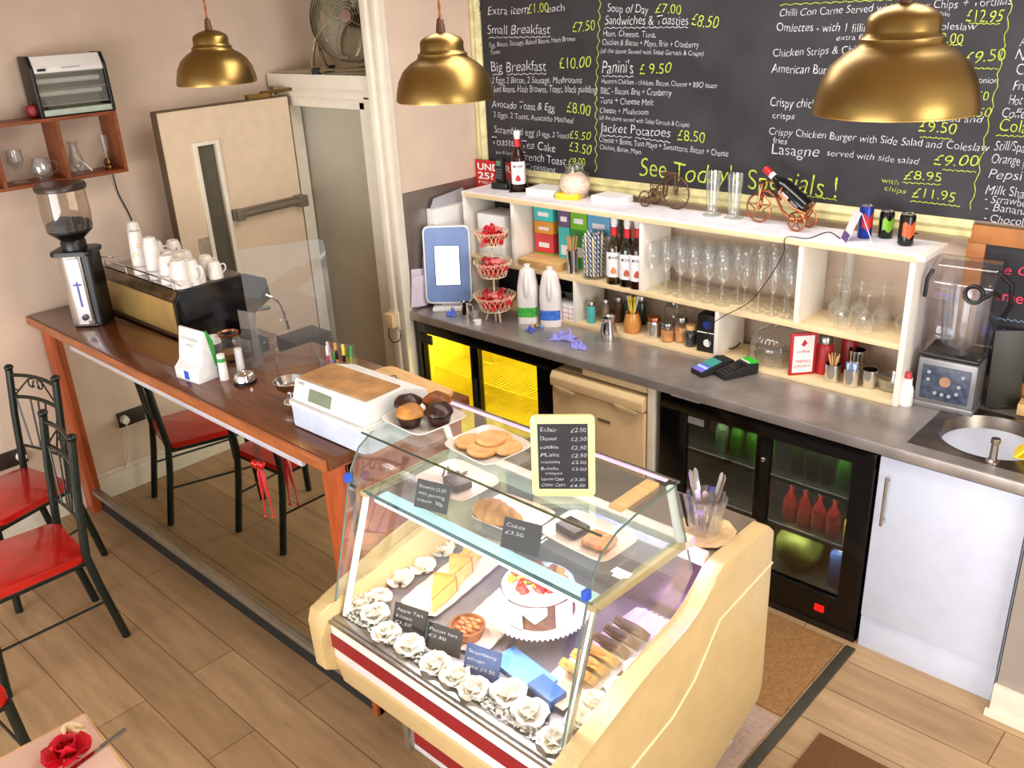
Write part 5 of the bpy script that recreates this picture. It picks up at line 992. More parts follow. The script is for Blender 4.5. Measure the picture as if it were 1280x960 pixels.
# right tray of loaf slices
a, c = at(700, 872, Z=D_), at(815, 778, Z=D_); P = (a+c)/2; rz = math.atan2(c.y-a.y, c.x-a.x)
longplate(P, (c-a).length*1.12, .15, rz, 'long fluted tray of loaf slices at the right of the case', mat('tray_clear', (236, 220, 216), .15))
n_ = 0
for i, (m_, lb) in enumerate(((MT['cake'], 'yellow loaf slice nearest the front glass'), (MT['cake'], 'second yellow loaf slice on the right tray'), (MT['cake'], 'yellow loaf slice next to the chocolate slices'), (MT['cake_choc'], 'chocolate loaf slice next to the yellow ones'), (MT['cake_choc'], 'middle chocolate loaf slice on the right tray'), (MT['cake_choc'], 'chocolate loaf slice at the back of the right tray'))):
    q = a.lerp(c, .24+.115*i); t = thing('loaf_slice', lb, 'cake slice', q+V((0, 0, .009)), rz, 'loaf slices on the fluted tray')
    b = MB(); b.prism(rrect(-.052, .052, 0, .075, .014), 'x', -.013, .013, .003); b.xf(MX.Rotation(R(-38), 4, 'Y')); b.jit(.0025, 45, i); b.build('sponge', m_, t)
    b = MB(); b.tube([(.0, -.046, .064), (0, 0, .074), (0, .046, .064)], [.010, .013, .010], 8); b.xf(MX.Rotation(R(-38), 4, 'Y')); b.build('crust', MT['skin_bread'] if i < 3 else mat('ganache', (70, 44, 36), .4), t)
b = MB(); b.box(-.05, .05, -.04, .04, 0, .002); t = b.build('paper_card', mat('card_tan', (222, 178, 150), .6), loc=at(705, 868, Z=D_+.019), rz=rz); t.rotation_euler.y = R(0); tag(t, 'tan card lying at the front of the fluted tray', 'card')
# blue trays and slate tags
b = MB(); b.box(-.10, .10, -.045, .045, 0, .018, .004); t = b.build('blue_box', mat('box_blue', (110, 160, 226), .35), loc=at(655, 842, Z=D_), rz=R(-8)); tag(t, 'light blue plastic box before the cake stand', 'box')
b = MB(); b.box(-.05, .05, -.03, .03, 0, .04, .003); t = b.build('blue_box', mat('box_navy', (60, 100, 160), .35), loc=at(690, 868, Z=D_)+V((0, -.02, 0)), rz=R(-8)); tag(t, 'darker blue box behind the front roses', 'box')
tagcard(at(507, 793, Z=D_)+V((0, .01, 0)), R(14), 'black slate tag in front of the cheesecake slices', ('Apple Tart', '& custard', '£3.50'), w=.09, h=.06); tagcard(at(549, 818, Z=D_)+V((0, .01, 0)), R(14), 'black slate tag in front of the nut tart', ('Pecan tart', '£3.50'), w=.09, h=.058)
tagcard(at(597, 850, Z=D_)+V((0, .01, 0)), R(14), 'blue lit slate tag left of the light blue box', ('Strawberry', 'and cream', 'cake £4.50'), w=.085, h=.065, m=mat('slate_blue', (54, 84, 140), .5, noise=.2))
# roses
def rose_mb(r, seed=0):
    rd = random.Random(seed); b = MB()
    for lay, (n, rr, tilt, s) in enumerate(((3, .12, 16, .46), (4, .34, 40, .62), (5, .55, 66, .74))):
        for i in range(n):
            a = 2*PI*i/n+lay*.7+rd.uniform(-.2, .2); tl = R(tilt+rd.uniform(-8, 8)); w = s*r*1.15; hgt = s*r*1.35
            def f(u, v):
                x = (v-.5)*2; y = u; wx = w*x*math.sin(PI*(.15+.75*y))**.6; z = hgt*y; cup = .25*w*(x*x)+.22*hgt*y*y*(.6 if lay < 2 else 1.2)
                p = V((wx, -cup if lay < 2 else cup*.5-.25*hgt*y*y, z))
                p = MX.Rotation(tl, 3, 'X').inverted() @ p if False else MX.Rotation(-tl, 3, 'X') @ p
                return MX.Rotation(a, 3, 'Z') @ (p+V((0, rr*r*.35, 0)))
            b.grid(f, 5, 6)
    b.xf(MX.Translation((0, 0, r*.12))); return b
mat('petal', (250, 242, 226), .7, sub=.3)
rs = [(447, 757, 'fabric rose in the left front corner of the case'), (473, 752, 'fabric rose beside the left corner rose'), (470, 772, 'fabric rose just behind the glass at the left corner'), (501, 728, 'fabric rose along the left end, beside the cheesecake tray'), (529, 712, 'fabric rose along the left end, near the shelf'), (553, 690, 'fabric rose at the back of the left end'),
      (483, 796, 'first fabric rose of the front row, by the apple tag'), (513, 812, 'fabric rose below the apple tart slate'), (545, 835, 'upright cream rose under the pecan tag'), (570, 849, 'fabric rose left of the blue lit slate'), (592, 866, 'fabric rose below the blue lit slate'), (636, 873, 'large rose before the light blue box'), (662, 897, 'fabric rose right of the large one by the blue box'), (693, 930, 'white rose at the right front corner of the case'),
      (728, 905, 'fabric rose behind the right corner post'), (742, 885, 'fabric rose along the right end panel, front'), (775, 868, 'fabric rose along the right end panel, middle'), (800, 842, 'fabric rose along the right end panel, back')]
for i, (x, y, lb) in enumerate(rs):
    t = thing('fabric_rose', 'white '+lb if 'white' not in lb else lb, 'flower', at(x, y, Z=D_)+V((0, .0, 0)), random.random()*6, 'white fabric roses in the display case')
    b = rose_mb(.042 if 'large' not in lb else .048, i); b.build('petals', MT['petal'], t, ang=80)
    b = MB(); b.lathe([(0, 0), (.01, .0), (.012, .008), (0, .012)], 10); b.build('calyx', MT['stem'], t)
# glass pebbles along the front
b = MB(); rd = random.Random(3)
for i in range(900):
    x, y = rd.uniform(CX0+.02, CX1-.02), 1.322+abs(rd.gauss(0, .035)); r = rd.uniform(.003, .007)
    if y > 1.42: continue
    q = MB(); bmesh.ops.create_icosphere(q.bm, subdivisions=0 if False else 1, radius=r); b.add(q, MX.Translation((x, y, D_+r*.8+rd.random()*.006)) @ MX.Rotation(rd.random()*3, 4, 'X') @ MX.Diagonal((1, .8, .7, 1)))
t = b.build('glass_pebbles', mat('pebble', (232, 224, 210), .08, noise=.3, scale=90, metal=.1), ang=0); tag(t, 'clear glass pebbles strewn along the front of the display case', 'pebbles'); t['kind'] = 'stuff'
# cutlery glass on a doily plate, on the rear worktop
WZ = .8725
P = at(884, 668, Z=WZ); P.x = min(P.x, -1.235); t = MB(); 
t.lathe([(0, 0), (.07, 0), (.095, .006), (.098, .01), (.07, .006), (0, .005)], 10); o = t.build('doily_plate', mat('doily_gold', (226, 192, 140), .6, noise=.1, scale=40), loc=P); tag(o, 'angular gold paper plate under the cutlery glass', 'plate')
g = thing('cutlery_glass', 'cut glass tumbler of cutlery on the gold paper plate', 'glass', P+V((0, 0, .008))); b = MB(); g.scale = (1.15,)*3; b.lathe([(0, 0), (.038, 0), (.045, .02), (.055, .11), (.052, .11), (.041, .02), (0, .012)], 12); b.build('tumbler', MT['clear'], g, ang=10)
b = MB()
for i in range(12):
    a = 2*PI*i/12; b.tube([(.04*cos(a), .04*sin(a), .01), (.056*cos(a), .056*sin(a), .108)], .003, 5)
b.build('cut_ribs', MT['glass'], g)
for i in range(7):
    a = i*2.2+.5; dx, dy = .028*cos(a), .028*sin(a); k = thing('knife' if i % 2 else 'fork', f'steel {"knife" if i % 2 else "fork"} standing in the cut glass, {ordn(i)} round the rim', 'cutlery', P+V((dx*.3, dy*.3, .012)), a, 'cutlery in the glass'); k.rotation_euler = (0, R(14+3*(i % 3)), a)
    b = MB(); b.box(-.0015, .0015, -.006, .006, .0, .1, .001); b.build('handle', MT['steel'], k)
    b = MB(); b.prism([(-.005, .1), (.005, .1), (.009, .13), (.008, .185), (.0, .195), (-.008, .185), (-.009, .13)], 'x', -.001, .001); b.build('blade' if i % 2 else 'head', MT['steel_bright'], k)
for i in range(3):
    b = MB(); b.box(-.006, .006, -.001, .001, 0, .12, 0); k = b.build('paper_wrap', MT['black'] if i == 0 else MT['grey_plastic'], loc=P+V((-.05+.012*i, -.012+.015*i, .011)), rz=.5*i); k.rotation_euler = (R(8), R(-10), .5*i); tag(k, ['black spoon leaning at the left of the cutlery glass', 'grey handled spoon leaning beside the black one', 'second grey handled spoon by the cutlery glass'][i], 'cutlery')
# ------------------------------------------------------------------ chairs
def chair(name, label, P, rz):
    t = thing(name, label, 'chair', P, rz, 'red seated metal chairs')
    b = MB(); b.prism(rrect(-.205, .205, -.20, .20, .045), 'z', .415, .445, .007)
    for v in b.bm.verts:
        k = 1-.10*(v.co.y+.2)/.4; v.co.x *= k
    b.build('seat', MT['red_seat'], t)
    b = MB(); b.tube([(-.195, -.185, .403), (.195, -.185, .403), (.172, .19, .403), (-.172, .19, .403)], .013, 8, closed=True); b.build('seat_frame', MT['black_metal'], t)
    for s in (-1, 1):
        b = MB(); b.tube([(s*.19, -.19, .42), (s*.215, -.215, 0)], .017, 10); b.build('leg', MT['black_metal'], t)
        b = MB(); b.tube([(s*.18, .265, 0), (s*.176, .215, .28), (s*.174, .195, .43), (s*.172, .225, .72), (s*.17, .255, .93)], [.017]*5, 10); b.sph((s*.17, .257, .942), (.021, .021, .016), 12, 8); b.build('rear_leg', MT['black_metal'], t)
        b = MB(); b.tube([(s*.203, -.203, .2), (s*.178, .235, .2)], .006, 6); b.build('stretcher', MT['black_metal'], t)
    back = lambda x, z: V((x, .195+(z-.43)*.12+.012*(1-(x/.17)**2), z))
    for z in (.905, .80):
        b = MB(); b.tube([back(-.17+.34*i/10, z+.012*math.sin(PI*i/10)) for i in range(11)], .009, 8); b.build('back_rail', MT['black_metal'], t)
    b = MB(); b.tube([back(-.17+.34*i/10, .56) for i in range(11)], .007, 6); b.build('lower_rail', MT['black_metal'], t)
    b = MB(); b.tube([back(-.165, .80), back(-.05, .90), back(-.03, .905)], .004, 6); b.tube([back(.165, .80), back(.05, .90), back(.03, .905)], .004, 6)
    for s in (-1, 1):
        b.tube([back(s*(.03+.022*cos(R(q))), .885+.022*sin(R(q))) for q in range(-150, 121, 30)], .0035, 6); b.tube([back(s*.01, .90), back(s*.03, .863)], .0035, 6)
        b.tube([back(s*(.145+.016*cos(R(q))), .825+.016*sin(R(q))) for q in range(-120, 151, 30)], .0035, 6)
    b.build('scroll_ornament', MT['black_metal'], t)
    for i, (xa, xb) in enumerate(((-.15, -.09), (-.055, -.03), (.0, .0), (.055, .03), (.15, .09))):
        b = MB(); b.tube([back(xa, .80), back(xb, .56)], .0045, 6); b.build('spindle', MT['black_metal'], t)
    return t
chair('dining_chair', 'red seated black metal chair nearest the left wall and bar mirror', (-4.208, 1.0, 0), R(14))
chair('dining_chair', 'red seated black metal chair standing in front of the wall side chair', (-3.60, .83, 0), R(-4))
chair('dining_chair', 'black metal chair cut off by the frame at the lower left', (-2.98, .295, 0), R(90))
# decoration hanging from the bar edge in front of the mirror
t = thing('hanging_decoration', 'red tassel and heart decoration hanging in front of the bar mirror', 'decoration', (-2.655, 1.425, 1.04), 0)
b = MB()
for dx in (-.02, .0, .025): b.tube([(dx, 0, .015), (dx*.5, -.002, -.11)], .0018, 5)
b.build('cord', MT['black_matte'], t)
for dx, dz in ((-.022, -.115), (.016, -.105)):
    b = MB(); b.sph((dx-.008, -.003, dz), .012, 10, 8); b.sph((dx+.008, -.003, dz), .012, 10, 8); b.lathe([(0, -.026), (.018, -.004), (0, .004)], 10, (dx, -.003, dz)); b.build('heart', MT['red_gloss'], t)
for dx, l in ((-.006, .18), (.02, .16)):
    b = MB(); b.tube([(dx*.3, -.003, -.12), (dx, -.003, -.15), (dx*1.4, -.003, -.15-l*.4), (dx*1.9, -.003, -.15-l*.6), (dx*2.2, -.003, -.15-l)], [.003, .009, .007, .003, .002], 8); b.sph((dx*2.2, -.003, -.15-l), .007, 8, 6); b.build('tassel', MT['red'], t)
# ------------------------------------------------------------------ table
t = thing('cafe_table', 'pale topped cafe table at the bottom left corner', 'table', (-2.125, .525, 0), R(0))
b = MB(); b.prism([(0, 0), (.6, -.03), (.57, -.65), (-.03, -.62)], 'z', .722, .745, .003); b.build('table_top', mat('table_pink', (232, 196, 178), .35, noise=.05, scale=8), t)
b = MB(); b.prism([(.0, .003), (.602, -.027), (.6, -.031), (.0, -.001)], 'z', .720, .7455); b.prism([(.0, 0), (-.003, 0), (-.033, -.62), (-.03, -.62)], 'z', .720, .7455); b.build('edge_band', MT['board_wood'], t)
for x, y in ((.08, -.08), (.5, -.1), (.05, -.55), (.48, -.57)): MB().tube([(x, y, 0), (x, y, .722)], .018, 10).build('leg', MT['black_metal'], t)
P = at(85, 945, Z=.745); t = thing('artificial_rose', 'red and pale fabric roses lying on the cafe table', 'flower', P+V((0, 0, .002)))
rose_mb(.05, 4).build('red_petals', mat('petal_red', (206, 16, 40), .6), t, ang=80)
rose_mb(.034, 9).xf(MX.Translation((-.05, .035, .0)) @ MX.Rotation(-.6, 4, 'X')).build('pale_petals', mat('petal_pale', (250, 226, 190), .6), t, ang=80)
b = MB(); b.lathe([(0, 0), (.016, 0), (.012, .012), (0, .014)], 10); b.build('calyx', MT['stem'], t)
P = at(127, 935, Z=.7455); t = thing('table_knife', 'steel table knife lying at the table edge by the rose', 'cutlery', P, R(70)); t.rotation_euler.z = R(-80)
b = MB(); b.box(-.07, .0, -.007, .007, 0, .006, .002); b.build('handle', MT['steel'], t); b = MB(); b.prism([(0, -.006), (.09, -.008), (.105, 0), (.09, .007), (0, .006)], 'z', .001, .003); b.build('blade', MT['steel_bright'], t)
# ------------------------------------------------------------------ pendants
def pendant(P, label):
    t = thing('pendant_lamp', label, 'lamp', P, 0, 'brass pendant lamps'); r = .15
    pr = [(a, z*.88) for a, z in [(r, 0), (r*1.005, .006), (r*.985, .03), (r*.93, .065), (r*.82, .098), (r*.66, .122), (r*.53, .134), (r*.5, .142), (r*.5, .150), (r*.45, .156), (r*.44, .165), (r*.44, .186), (r*.40, .198), (r*.25, .212), (r*.1, .218), (0, .218)]]
    MB().lathe(pr, 48).build('lamp_shade', MT['brass'], t, ang=50)
    MB().lathe([(a*.985, z-.002) for a, z in pr[:-2]], 48).build('shade_lining', MT['brass_inside'], t, ang=50)
    b = MB(); b.lathe([(0, .25), (.008, .25), (.012, .235), (.016, .2), (.016, .19), (0, .19)], 16); b.sph((0, 0, .243), .011, 12, 8); b.xf(MX.Translation((0, 0, -.02))); b.build('lamp_holder', MT['rust'], t)
    MB().sph((0, 0, .08), (.03, .03, .038), 14, 10).build('bulb', mat('bulb', (255, 236, 190), .3, emit=(255, 210, 140), es=1.2), t)
    b = MB(); H = 2.97-P[2]
    for ph in (0, PI): b.tube([(.0025*cos(z*110+ph), .0025*sin(z*110+ph), z) for z in [.225+(H-.225)*i/90 for i in range(91)]], .0028, 5)
    b.build('twisted_cord', mat('cord_copper', (160, 90, 60), .6), t); MB().lathe([(0, H-.02), (.04, H-.02), (.05, H+.028), (0, H+.028)], 20).build('ceiling_rose', MT['brass'], t)
    l = bpy.data.lights.new('lamp_light', 'POINT'); l.energy = .8; l.color = (1, .75, .45); l.shadow_soft_size = .03; o = bpy.data.objects.new('lamp_light', l); C.objects.link(o); o.parent = t; o.location = (0, 0, .03)
    return t
for px, py, w_, lb in ((272, 104, 97, 'brass pendant lamp hanging over the coffee machine, in front of the fire door'), (557, 124, 122, 'brass pendant lamp left of the blackboard beside the corner post'), (1117, 139, 195, 'brass pendant lamp hanging in front of the right of the blackboard')):
    d = ray(px, py); pendant(tuple(CAM+d*(FPX*.30/w_)/1), lb)
# ------------------------------------------------------------------ left wall
SXW = LW+.175
ws = thing('wall_shelf', 'brown wooden box shelf fixed to the left wall', 'shelf', (0, 0, 0)); y1 = 1.985; y0 = .9; z0, z1 = 1.722, 2.012
b = MB(); b.box(LW+.001, SXW, y0, y1, z0, z0+.015, .001); b.build('bottom_board', MT['shelf_wood'], ws); b = MB(); b.box(LW+.001, SXW, y0, y1, z1-.015, z1, .001); b.build('top_board', MT['shelf_wood'], ws)
MB().box(LW+.001, SXW, y1-.016, y1, z0+.015, z1-.015).build('side_board', MT['shelf_wood'], ws)
for y in (1.70, 1.415, 1.13): MB().box(LW+.001, SXW, y-.008, y+.008, z0+.015, z1-.015).build('divider', MT['shelf_wood'], ws)
z = thing('insect_killer', 'white and black electric insect killer standing on the wall shelf', 'insect killer', (LW+.09, 1.82, z1), R(90))
Wd, Hh = .158, .268
for s in (-1, 1):
    b = MB(); b.prism([(-.07, 0), (.06, 0), (.06, Hh), (-.035, Hh), (-.06, Hh*.8)], 'x', s*Wd, s*(Wd+.018), .005); b.build('end_cap', MT['black'], z)
b = MB(); b.prism([(-.056, Hh*.8), (-.034, Hh-.004), (.055, Hh-.004), (.055, Hh*.72), (-.06, Hh*.72)], 'x', -Wd, Wd, .002); tp = b.build('top_panel', MT['white'], z)
b = MB(); b.box(-Wd+.015, -Wd+.05, -.0665, -.058, Hh*.75, Hh*.79); b.build('switch', MT['black'], tp)
MB().tube([(-.035+.085*i/20, -.0612, Hh*.785+.003*sin(i*2.3)) for i in range(21)], .0012, 5).build('printed_mark', mat('grey_print', (120, 120, 124), .6), tp)
MB().box(-Wd, Wd, .05, .058, .03, Hh*.75).build('back_panel', mat('zap_back', (120, 118, 96), .5), z)
for i in range(44): 
    if i == 0: b = MB()
    x = -Wd+.006+i*(2*Wd-.012)/43; b.tube([(x, -.052, .05), (x, -.052, Hh*.73)], .0013, 4)
for zz in (.05, .12, .19): b.tube([(-Wd, -.05, zz), (Wd, -.05, zz)], .002, 5)
b.build('wire_grid', mat('wire_grey', (176, 176, 168), .35, metal=.5), z)
for zz in (.10, .155): MB().tube([(-Wd+.01, -.01, zz), (Wd-.01, -.01, zz)], .012, 12).build('tube_lamp', mat('tube_white', (226, 226, 214), .4), z)
b = MB(); b.box(-Wd, Wd, -.068, .055, .006, .032, .002); b.build('tray', mat('tray_green', (176, 190, 176), .4), z)
t = MB().tube(smooth([V((LW+.02, 1.97, 1.72)), V((LW+.012, 1.98, 1.60)), V((LW+.01, 2.02, 1.45)), V((LW+.012, 2.03, 1.25)), V((LW+.01, 2.03, 1.12))]), .004, 6).build('power_cable', MT['black']); tag(t, 'black cable running down the left wall from the box shelf', 'cable')
P = at(27, 146, Z=z1); t = thing('apple_ornament', 'dark red apple ornament on the wall shelf left of the insect killer', 'ornament', (LW+.09, P.y, z1)); MB().lathe([(0, .012), (.012, .002), (.026, .012), (.032, .036), (.026, .056), (.01, .06), (0, .052)], 20).build('apple', MT['red_dark'], t); MB().tube([(0, 0, .05), (.004, 0, .075)], .0025, 6).build('stalk', MT['rust'], t)
P = at(2, 140, Z=z1); t = MB().lathe([(0, 0), (.03, 0), (.034, .03), (.025, .07), (.012, .085), (0, .09)], 18).build('dark_vase', mat('vase_dark', (50, 30, 26), .3), loc=(LW+.09, P.y-.01, z1)); tag(t, 'dark vase at the far left of the wall shelf', 'vase')
zs = z0+.0155
t = thing('glass_mug', 'round glass mug in the middle compartment of the wall shelf', 'glass', (LW+.1, 1.61, zs)); MB().lathe([(0, 0), (.03, 0), (.042, .03), (.045, .06), (.036, .1), (.034, .1), (.043, .06), (.04, .03), (0, .008)], 24).build('bowl', MT['glass'], t); MB().tube(smooth([V((0, .043, .08)), V((0, .07, .075)), V((0, .07, .035)), V((0, .042, .025))]), .004, 6).build('handle', MT['glass'], t)
t = MB().lathe([(0, 0), (.035, 0), (.036, .004), (.006, .012), (.006, .05), (.02, .07), (.036, .1), (.032, .15), (.03, .15), (.034, .1), (0, .065)], 24).build('stem_glass', MT['glass'], loc=(LW+.09, 1.51, zs)); tag(t, 'tall stemmed glass left of the glass mug on the wall shelf', 'glass')
t = thing('glass_decanter', 'glass jug with a pale stirrer in the right compartment of the wall shelf', 'glass', (LW+.1, 1.775, zs)); MB().lathe([(0, 0), (.03, 0), (.04, .02), (.034, .06), (.02, .1), (.018, .14), (.024, .15), (.022, .15), (.016, .14), (.032, .06), (0, .006)], 22).build('jug', MT['glass'], t); MB().tube([(-.0, -.01, .1), (.04, .05, .012)], .0035, 6).build('stirrer', MT['white'], t)
t = thing('brass_vase', 'slim glass flute with a brass foot at the right end of the wall shelf', 'vase', (LW+.1, 1.925, zs)); MB().lathe([(0, 0), (.02, 0), (.022, .008), (.016, .02), (.02, .03), (.014, .045), (.009, .055), (0, .055)], 16).build('foot', MT['brass'], t); MB().lathe([(.008, .055), (.012, .08), (.02, .16), (.018, .16), (.01, .08)], 18).build('flute', MT['glass'], t)
t = thing('wall_clock', 'round brass rimmed clock in the left compartment of the wall shelf', 'clock', (LW+.12, 1.335, zs+.045), R(90)); MB().lathe([(0, 0), (.045, 0), (.045, .02), (.038, .022)], 28, M=MX.Rotation(R(90), 4, 'X')).build('case', MT['brass'], t); MB().lathe([(0, .021), (.038, .021)], 28, M=MX.Rotation(R(90), 4, 'X')).build('dial', MT['paper'], t)
# double sockets low on the left wall
def socket(P, label, plug):
    t = thing('wall_socket', label, 'socket', P, R(90)); b = MB(); b.box(-.075, .075, -.01, 0, -.043, .043, .003); b.build('plate', mat('brown_plate', (50, 38, 30), .4), t)
    if plug: b = MB(); b.lathe([(0, .03), (.02, .03), (.024, 0), (0, 0)], 16, M=MX.Translation((.045, -.01, 0)) @ MX.Rotation(R(90), 4, 'X')); b.build('plug', MT['white'], t); MB().tube(smooth([V((.045, -.03, -.02)), V((.05, -.03, -.12)), V((.09, -.015, -.26)), V((.14, -.012, -.32)), V((.2, -.012, -.26))]), .003, 6).build('cable', MT['white'], t)
socket((LW, 1.16, .41), 'dark double socket with a white plug low on the left wall', True)
# ------------------------------------------------------------------ fan on the ledge
f = thing('floor_fan', 'large chrome drum fan standing on the ledge over the doorway', 'fan', (-4.03, 3.12, 2.10), R(28)); FR, FZ = .215, .265
FM = MX.Translation((0, 0, FZ)) @ MX.Rotation(R(90-8), 4, 'X')
mat('fan_chrome', (196, 192, 172), .22, metal=1, noise=.05)
b = MB(); b.lathe([(FR, -.06), (FR*1.02, -.055), (FR*1.02, .055), (FR, .06), (FR*.98, .05), (FR*.98, -.05), (FR, -.06)], 40, M=FM); b.build('drum', MT['fan_chrome'], f)
for side_ in (.06, -.06):
    b = MB()
    for k_ in range(1, 15): b.tube([(FR*k_/15*cos(a), FR*k_/15*sin(a), side_+.03*(1 if side_ > 0 else -1)*(1-(k_/15)**2)) for a in [2*PI*i/36 for i in range(36)]], .0013, 4, closed=True)
    for i in range(8): a = 2*PI*i/8; b.tube([(FR*q*cos(a+.5*q), FR*q*sin(a+.5*q), side_+.03*(1 if side_ > 0 else -1)*(1-q*q)) for q in (.1, .4, .7, 1)], .002, 5)
    b.xf(FM); b.build('wire_guard', MT['fan_chrome'], f)
b = MB(); b.lathe([(0, .10), (.032, .095), (.036, .08), (.036, .06), (0, .06)], 20, M=FM); b.build('badge', mat('badge_pink', (150, 120, 104), .4), f)
for i in range(3):
    a = 2*PI*i/3+.3; b = MB()
    b.grid(lambda u, v: V((cos(a)*(.04+.15*u)-sin(a)*(.02+.07*math.sin(PI*(.2+.6*u)))*(v-.4)*1.6, sin(a)*(.04+.15*u)+cos(a)*(.02+.07*math.sin(PI*(.2+.6*u)))*(v-.4)*1.6, .03*(v-.5))), 8, 4); b.xf(FM); b.build('blade', mat('fan_blade', (150, 144, 116), .4, metal=.5), f, solid=.002)
b = MB(); b.lathe([(0, -.1), (.05, -.1), (.055, -.03), (.03, .03), (0, .03)], 20, M=FM); b.build('motor', MT['black'], f)
b = MB()
for s in (-1, 1): b.tube(smooth([V((s*.225, 0, FZ)), V((s*.222, -.01, .18)), V((s*.235, -.03, .1)), V((s*.225, -.07, .035)), V((s*.20, -.09, .016))]), .011, 8); b.tube(smooth([V((s*.225, 0, FZ)), V((s*.222, .02, .15)), V((s*.225, .08, .035)), V((s*.2, .1, .016))]), .011, 8)
b.tube([(-.2, -.09, .016), (.2, -.09, .016)], .011, 8); b.tube([(-.2, .1, .016), (.2, .1, .016)], .011, 8); b.build('tubular_stand', MT['fan_chrome'], f)
for x, y in ((-.2, -.09), (.2, -.09), (-.2, .1), (.2, .1)): MB().box(x-.02, x+.02, y-.016, y+.016, 0, .032, .004).build('rubber_foot', MT['black_matte'], f)
# ------------------------------------------------------------------ coffee machine, grinder, cups
MXX = dict(x0=-4.41, x1=-3.65, y0=1.70, y1=2.12, z0=.9, z1=1.315)
cm = thing('coffee_machine', 'black espresso machine with a brushed gold back panel on the bar', 'coffee machine', (0, 0, 0)); g = MXX
sp_ = [(g['y0'], .94), (g['y0'], 1.27), (g['y0']+.03, 1.315), (2.06, 1.315), (2.16, 1.27), (2.17, 1.17), (2.07, 1.13), (2.05, 1.02), (2.12, .99), (2.12, .92), (1.72, .92)]
for x0, x1 in ((g['x0'], g['x0']+.025), (g['x1']-.025, g['x1'])): b = MB(); b.prism(sp_, 'x', x0, x1, .006); b.build('side_panel', MT['black_gloss'], cm)
b = MB(); b.prism([(g['y0']+.012, .92), (g['y0']+.012, 1.3), (2.06, 1.305), (2.14, 1.26), (2.15, 1.18), (2.05, 1.14), (1.96, 1.12), (1.96, .92)], 'x', g['x0']+.02, g['x1']-.02); b.build('body', MT['black'], cm)
MB().box(g['x0']+.03, g['x1']-.03, g['y0']-.001, g['y0']+.013, 1.115, 1.27, .003).build('gold_panel', MT['gold_panel'], cm)
MB().box(g['x0']+.03, g['x1']-.03, g['y0']-.001, g['y0']+.013, .94, 1.113, .003).build('lower_panel', mat('cm_brown', (74, 50, 34), .3, noise=.25, scale=9), cm)  # brown put into the colour for the bar reflected in this panel
b = MB(); b.prism([(g['y0']-.006, 1.268), (g['y0']-.012, 1.29), (g['y0']+.02, 1.318), (g['y0']+.03, 1.30)], 'x', g['x0']+.01, g['x1']-.01, .003); b.build('top_trim', mat('cm_trim', (120, 100, 70), .3, metal=.7, noise=.3, scale=12), cm)
MB().box(g['x0']+.02, g['x1']-.02, g['y0']+.03, 2.05, 1.3145, 1.318).build('cup_tray', MT['steel'], cm)
b = MB(); x0, x1 = g['x0']+.03, g['x1']-.04; yy = g['y0']+.03
b.tube(smooth([V((x0, yy+.05, 1.35)), V((x0-.01, yy, 1.36)), V((x0+.03, yy-.005, 1.355)), V((x1, yy-.005, 1.355)), V((x1+.02, yy+.02, 1.33)), V((x1+.02, yy+.1, 1.33))]), .004, 6)
for i in range(4): x = x0+.02+(x1-x0-.02)*i/3; b.tube([(x, yy-.005, 1.354), (x, yy-.003, 1.31)], .0035, 6)
b.build('cup_rail', MT['chrome'], cm)
for x in (-4.12, -3.82): b = MB(); b.lathe([(0, 0), (.035, 0), (.035, .05), (0, .05)], 18, (x, 2.1, 1.08)); b.tube([(x, 2.12, 1.09), (x, 2.25, 1.07)], .013, 10); b.build('group_head', MT['chrome'], cm)
for x in (g['x0']+.05, g['x1']-.05):
    for y in (1.74, 2.08): MB().cyl((x, y, .9), (x, y, .925), .02, .02, 12).build('foot', MT['black_matte'], cm)
b = MB(); b.tube(smooth([V((-3.63, 2.13, 1.2)), V((-3.60, 2.18, 1.15)), V((-3.59, 2.2, 1.02))]), .006, 8); b.build('steam_wand', MT['chrome'], cm)
CZ = 1.3185
def cup(P, h, r, label, handle=True, deco=None, grp='cups stacked on the coffee machine'):
    t = thing('coffee_cup', label, 'cup', P, random.uniform(-.6, 2.4), grp)     # cups stand upside down
    MB().lathe([(r*1.0, 0), (r*1.02, .003), (r*.97, h*.35), (r*.88, h*.75), (r*.74, h*.93), (r*.62, h), (r*.5, h), (r*.47, h*.97), (0, h*.97)], 24).build('cup_body', MT['ceramic'], t)
    if handle: MB().tube(smooth([V((r*.86, 0, h*.75)), V((r*1.4, 0, h*.72)), V((r*1.5, 0, h*.45)), V((r*.95, 0, h*.22))]), r*.11, 6).build('handle', MT['ceramic'], t)
    if deco:
        b = MB()
        for i in range(9):
            a = i*.75; zz = h*(.25+.22*(i % 3)); 
            for k in range(5): q = 2*PI*k/5; b.grid(lambda u, v: ((r*(1.0-.12*zz/h)+.0012)*cos(a+(.011*cos(q)+.006*(u-.5))/r), (r*(1.0-.12*zz/h)+.0012)*sin(a+(.011*cos(q)+.006*(u-.5))/r), zz+.011*sin(q)+.006*(v-.5)), 1, 1)
        b.build('daisy_print', mat('daisy', (236, 196, 90), .4), t)
    return t
cups = [(570, 500, .5, 0)]
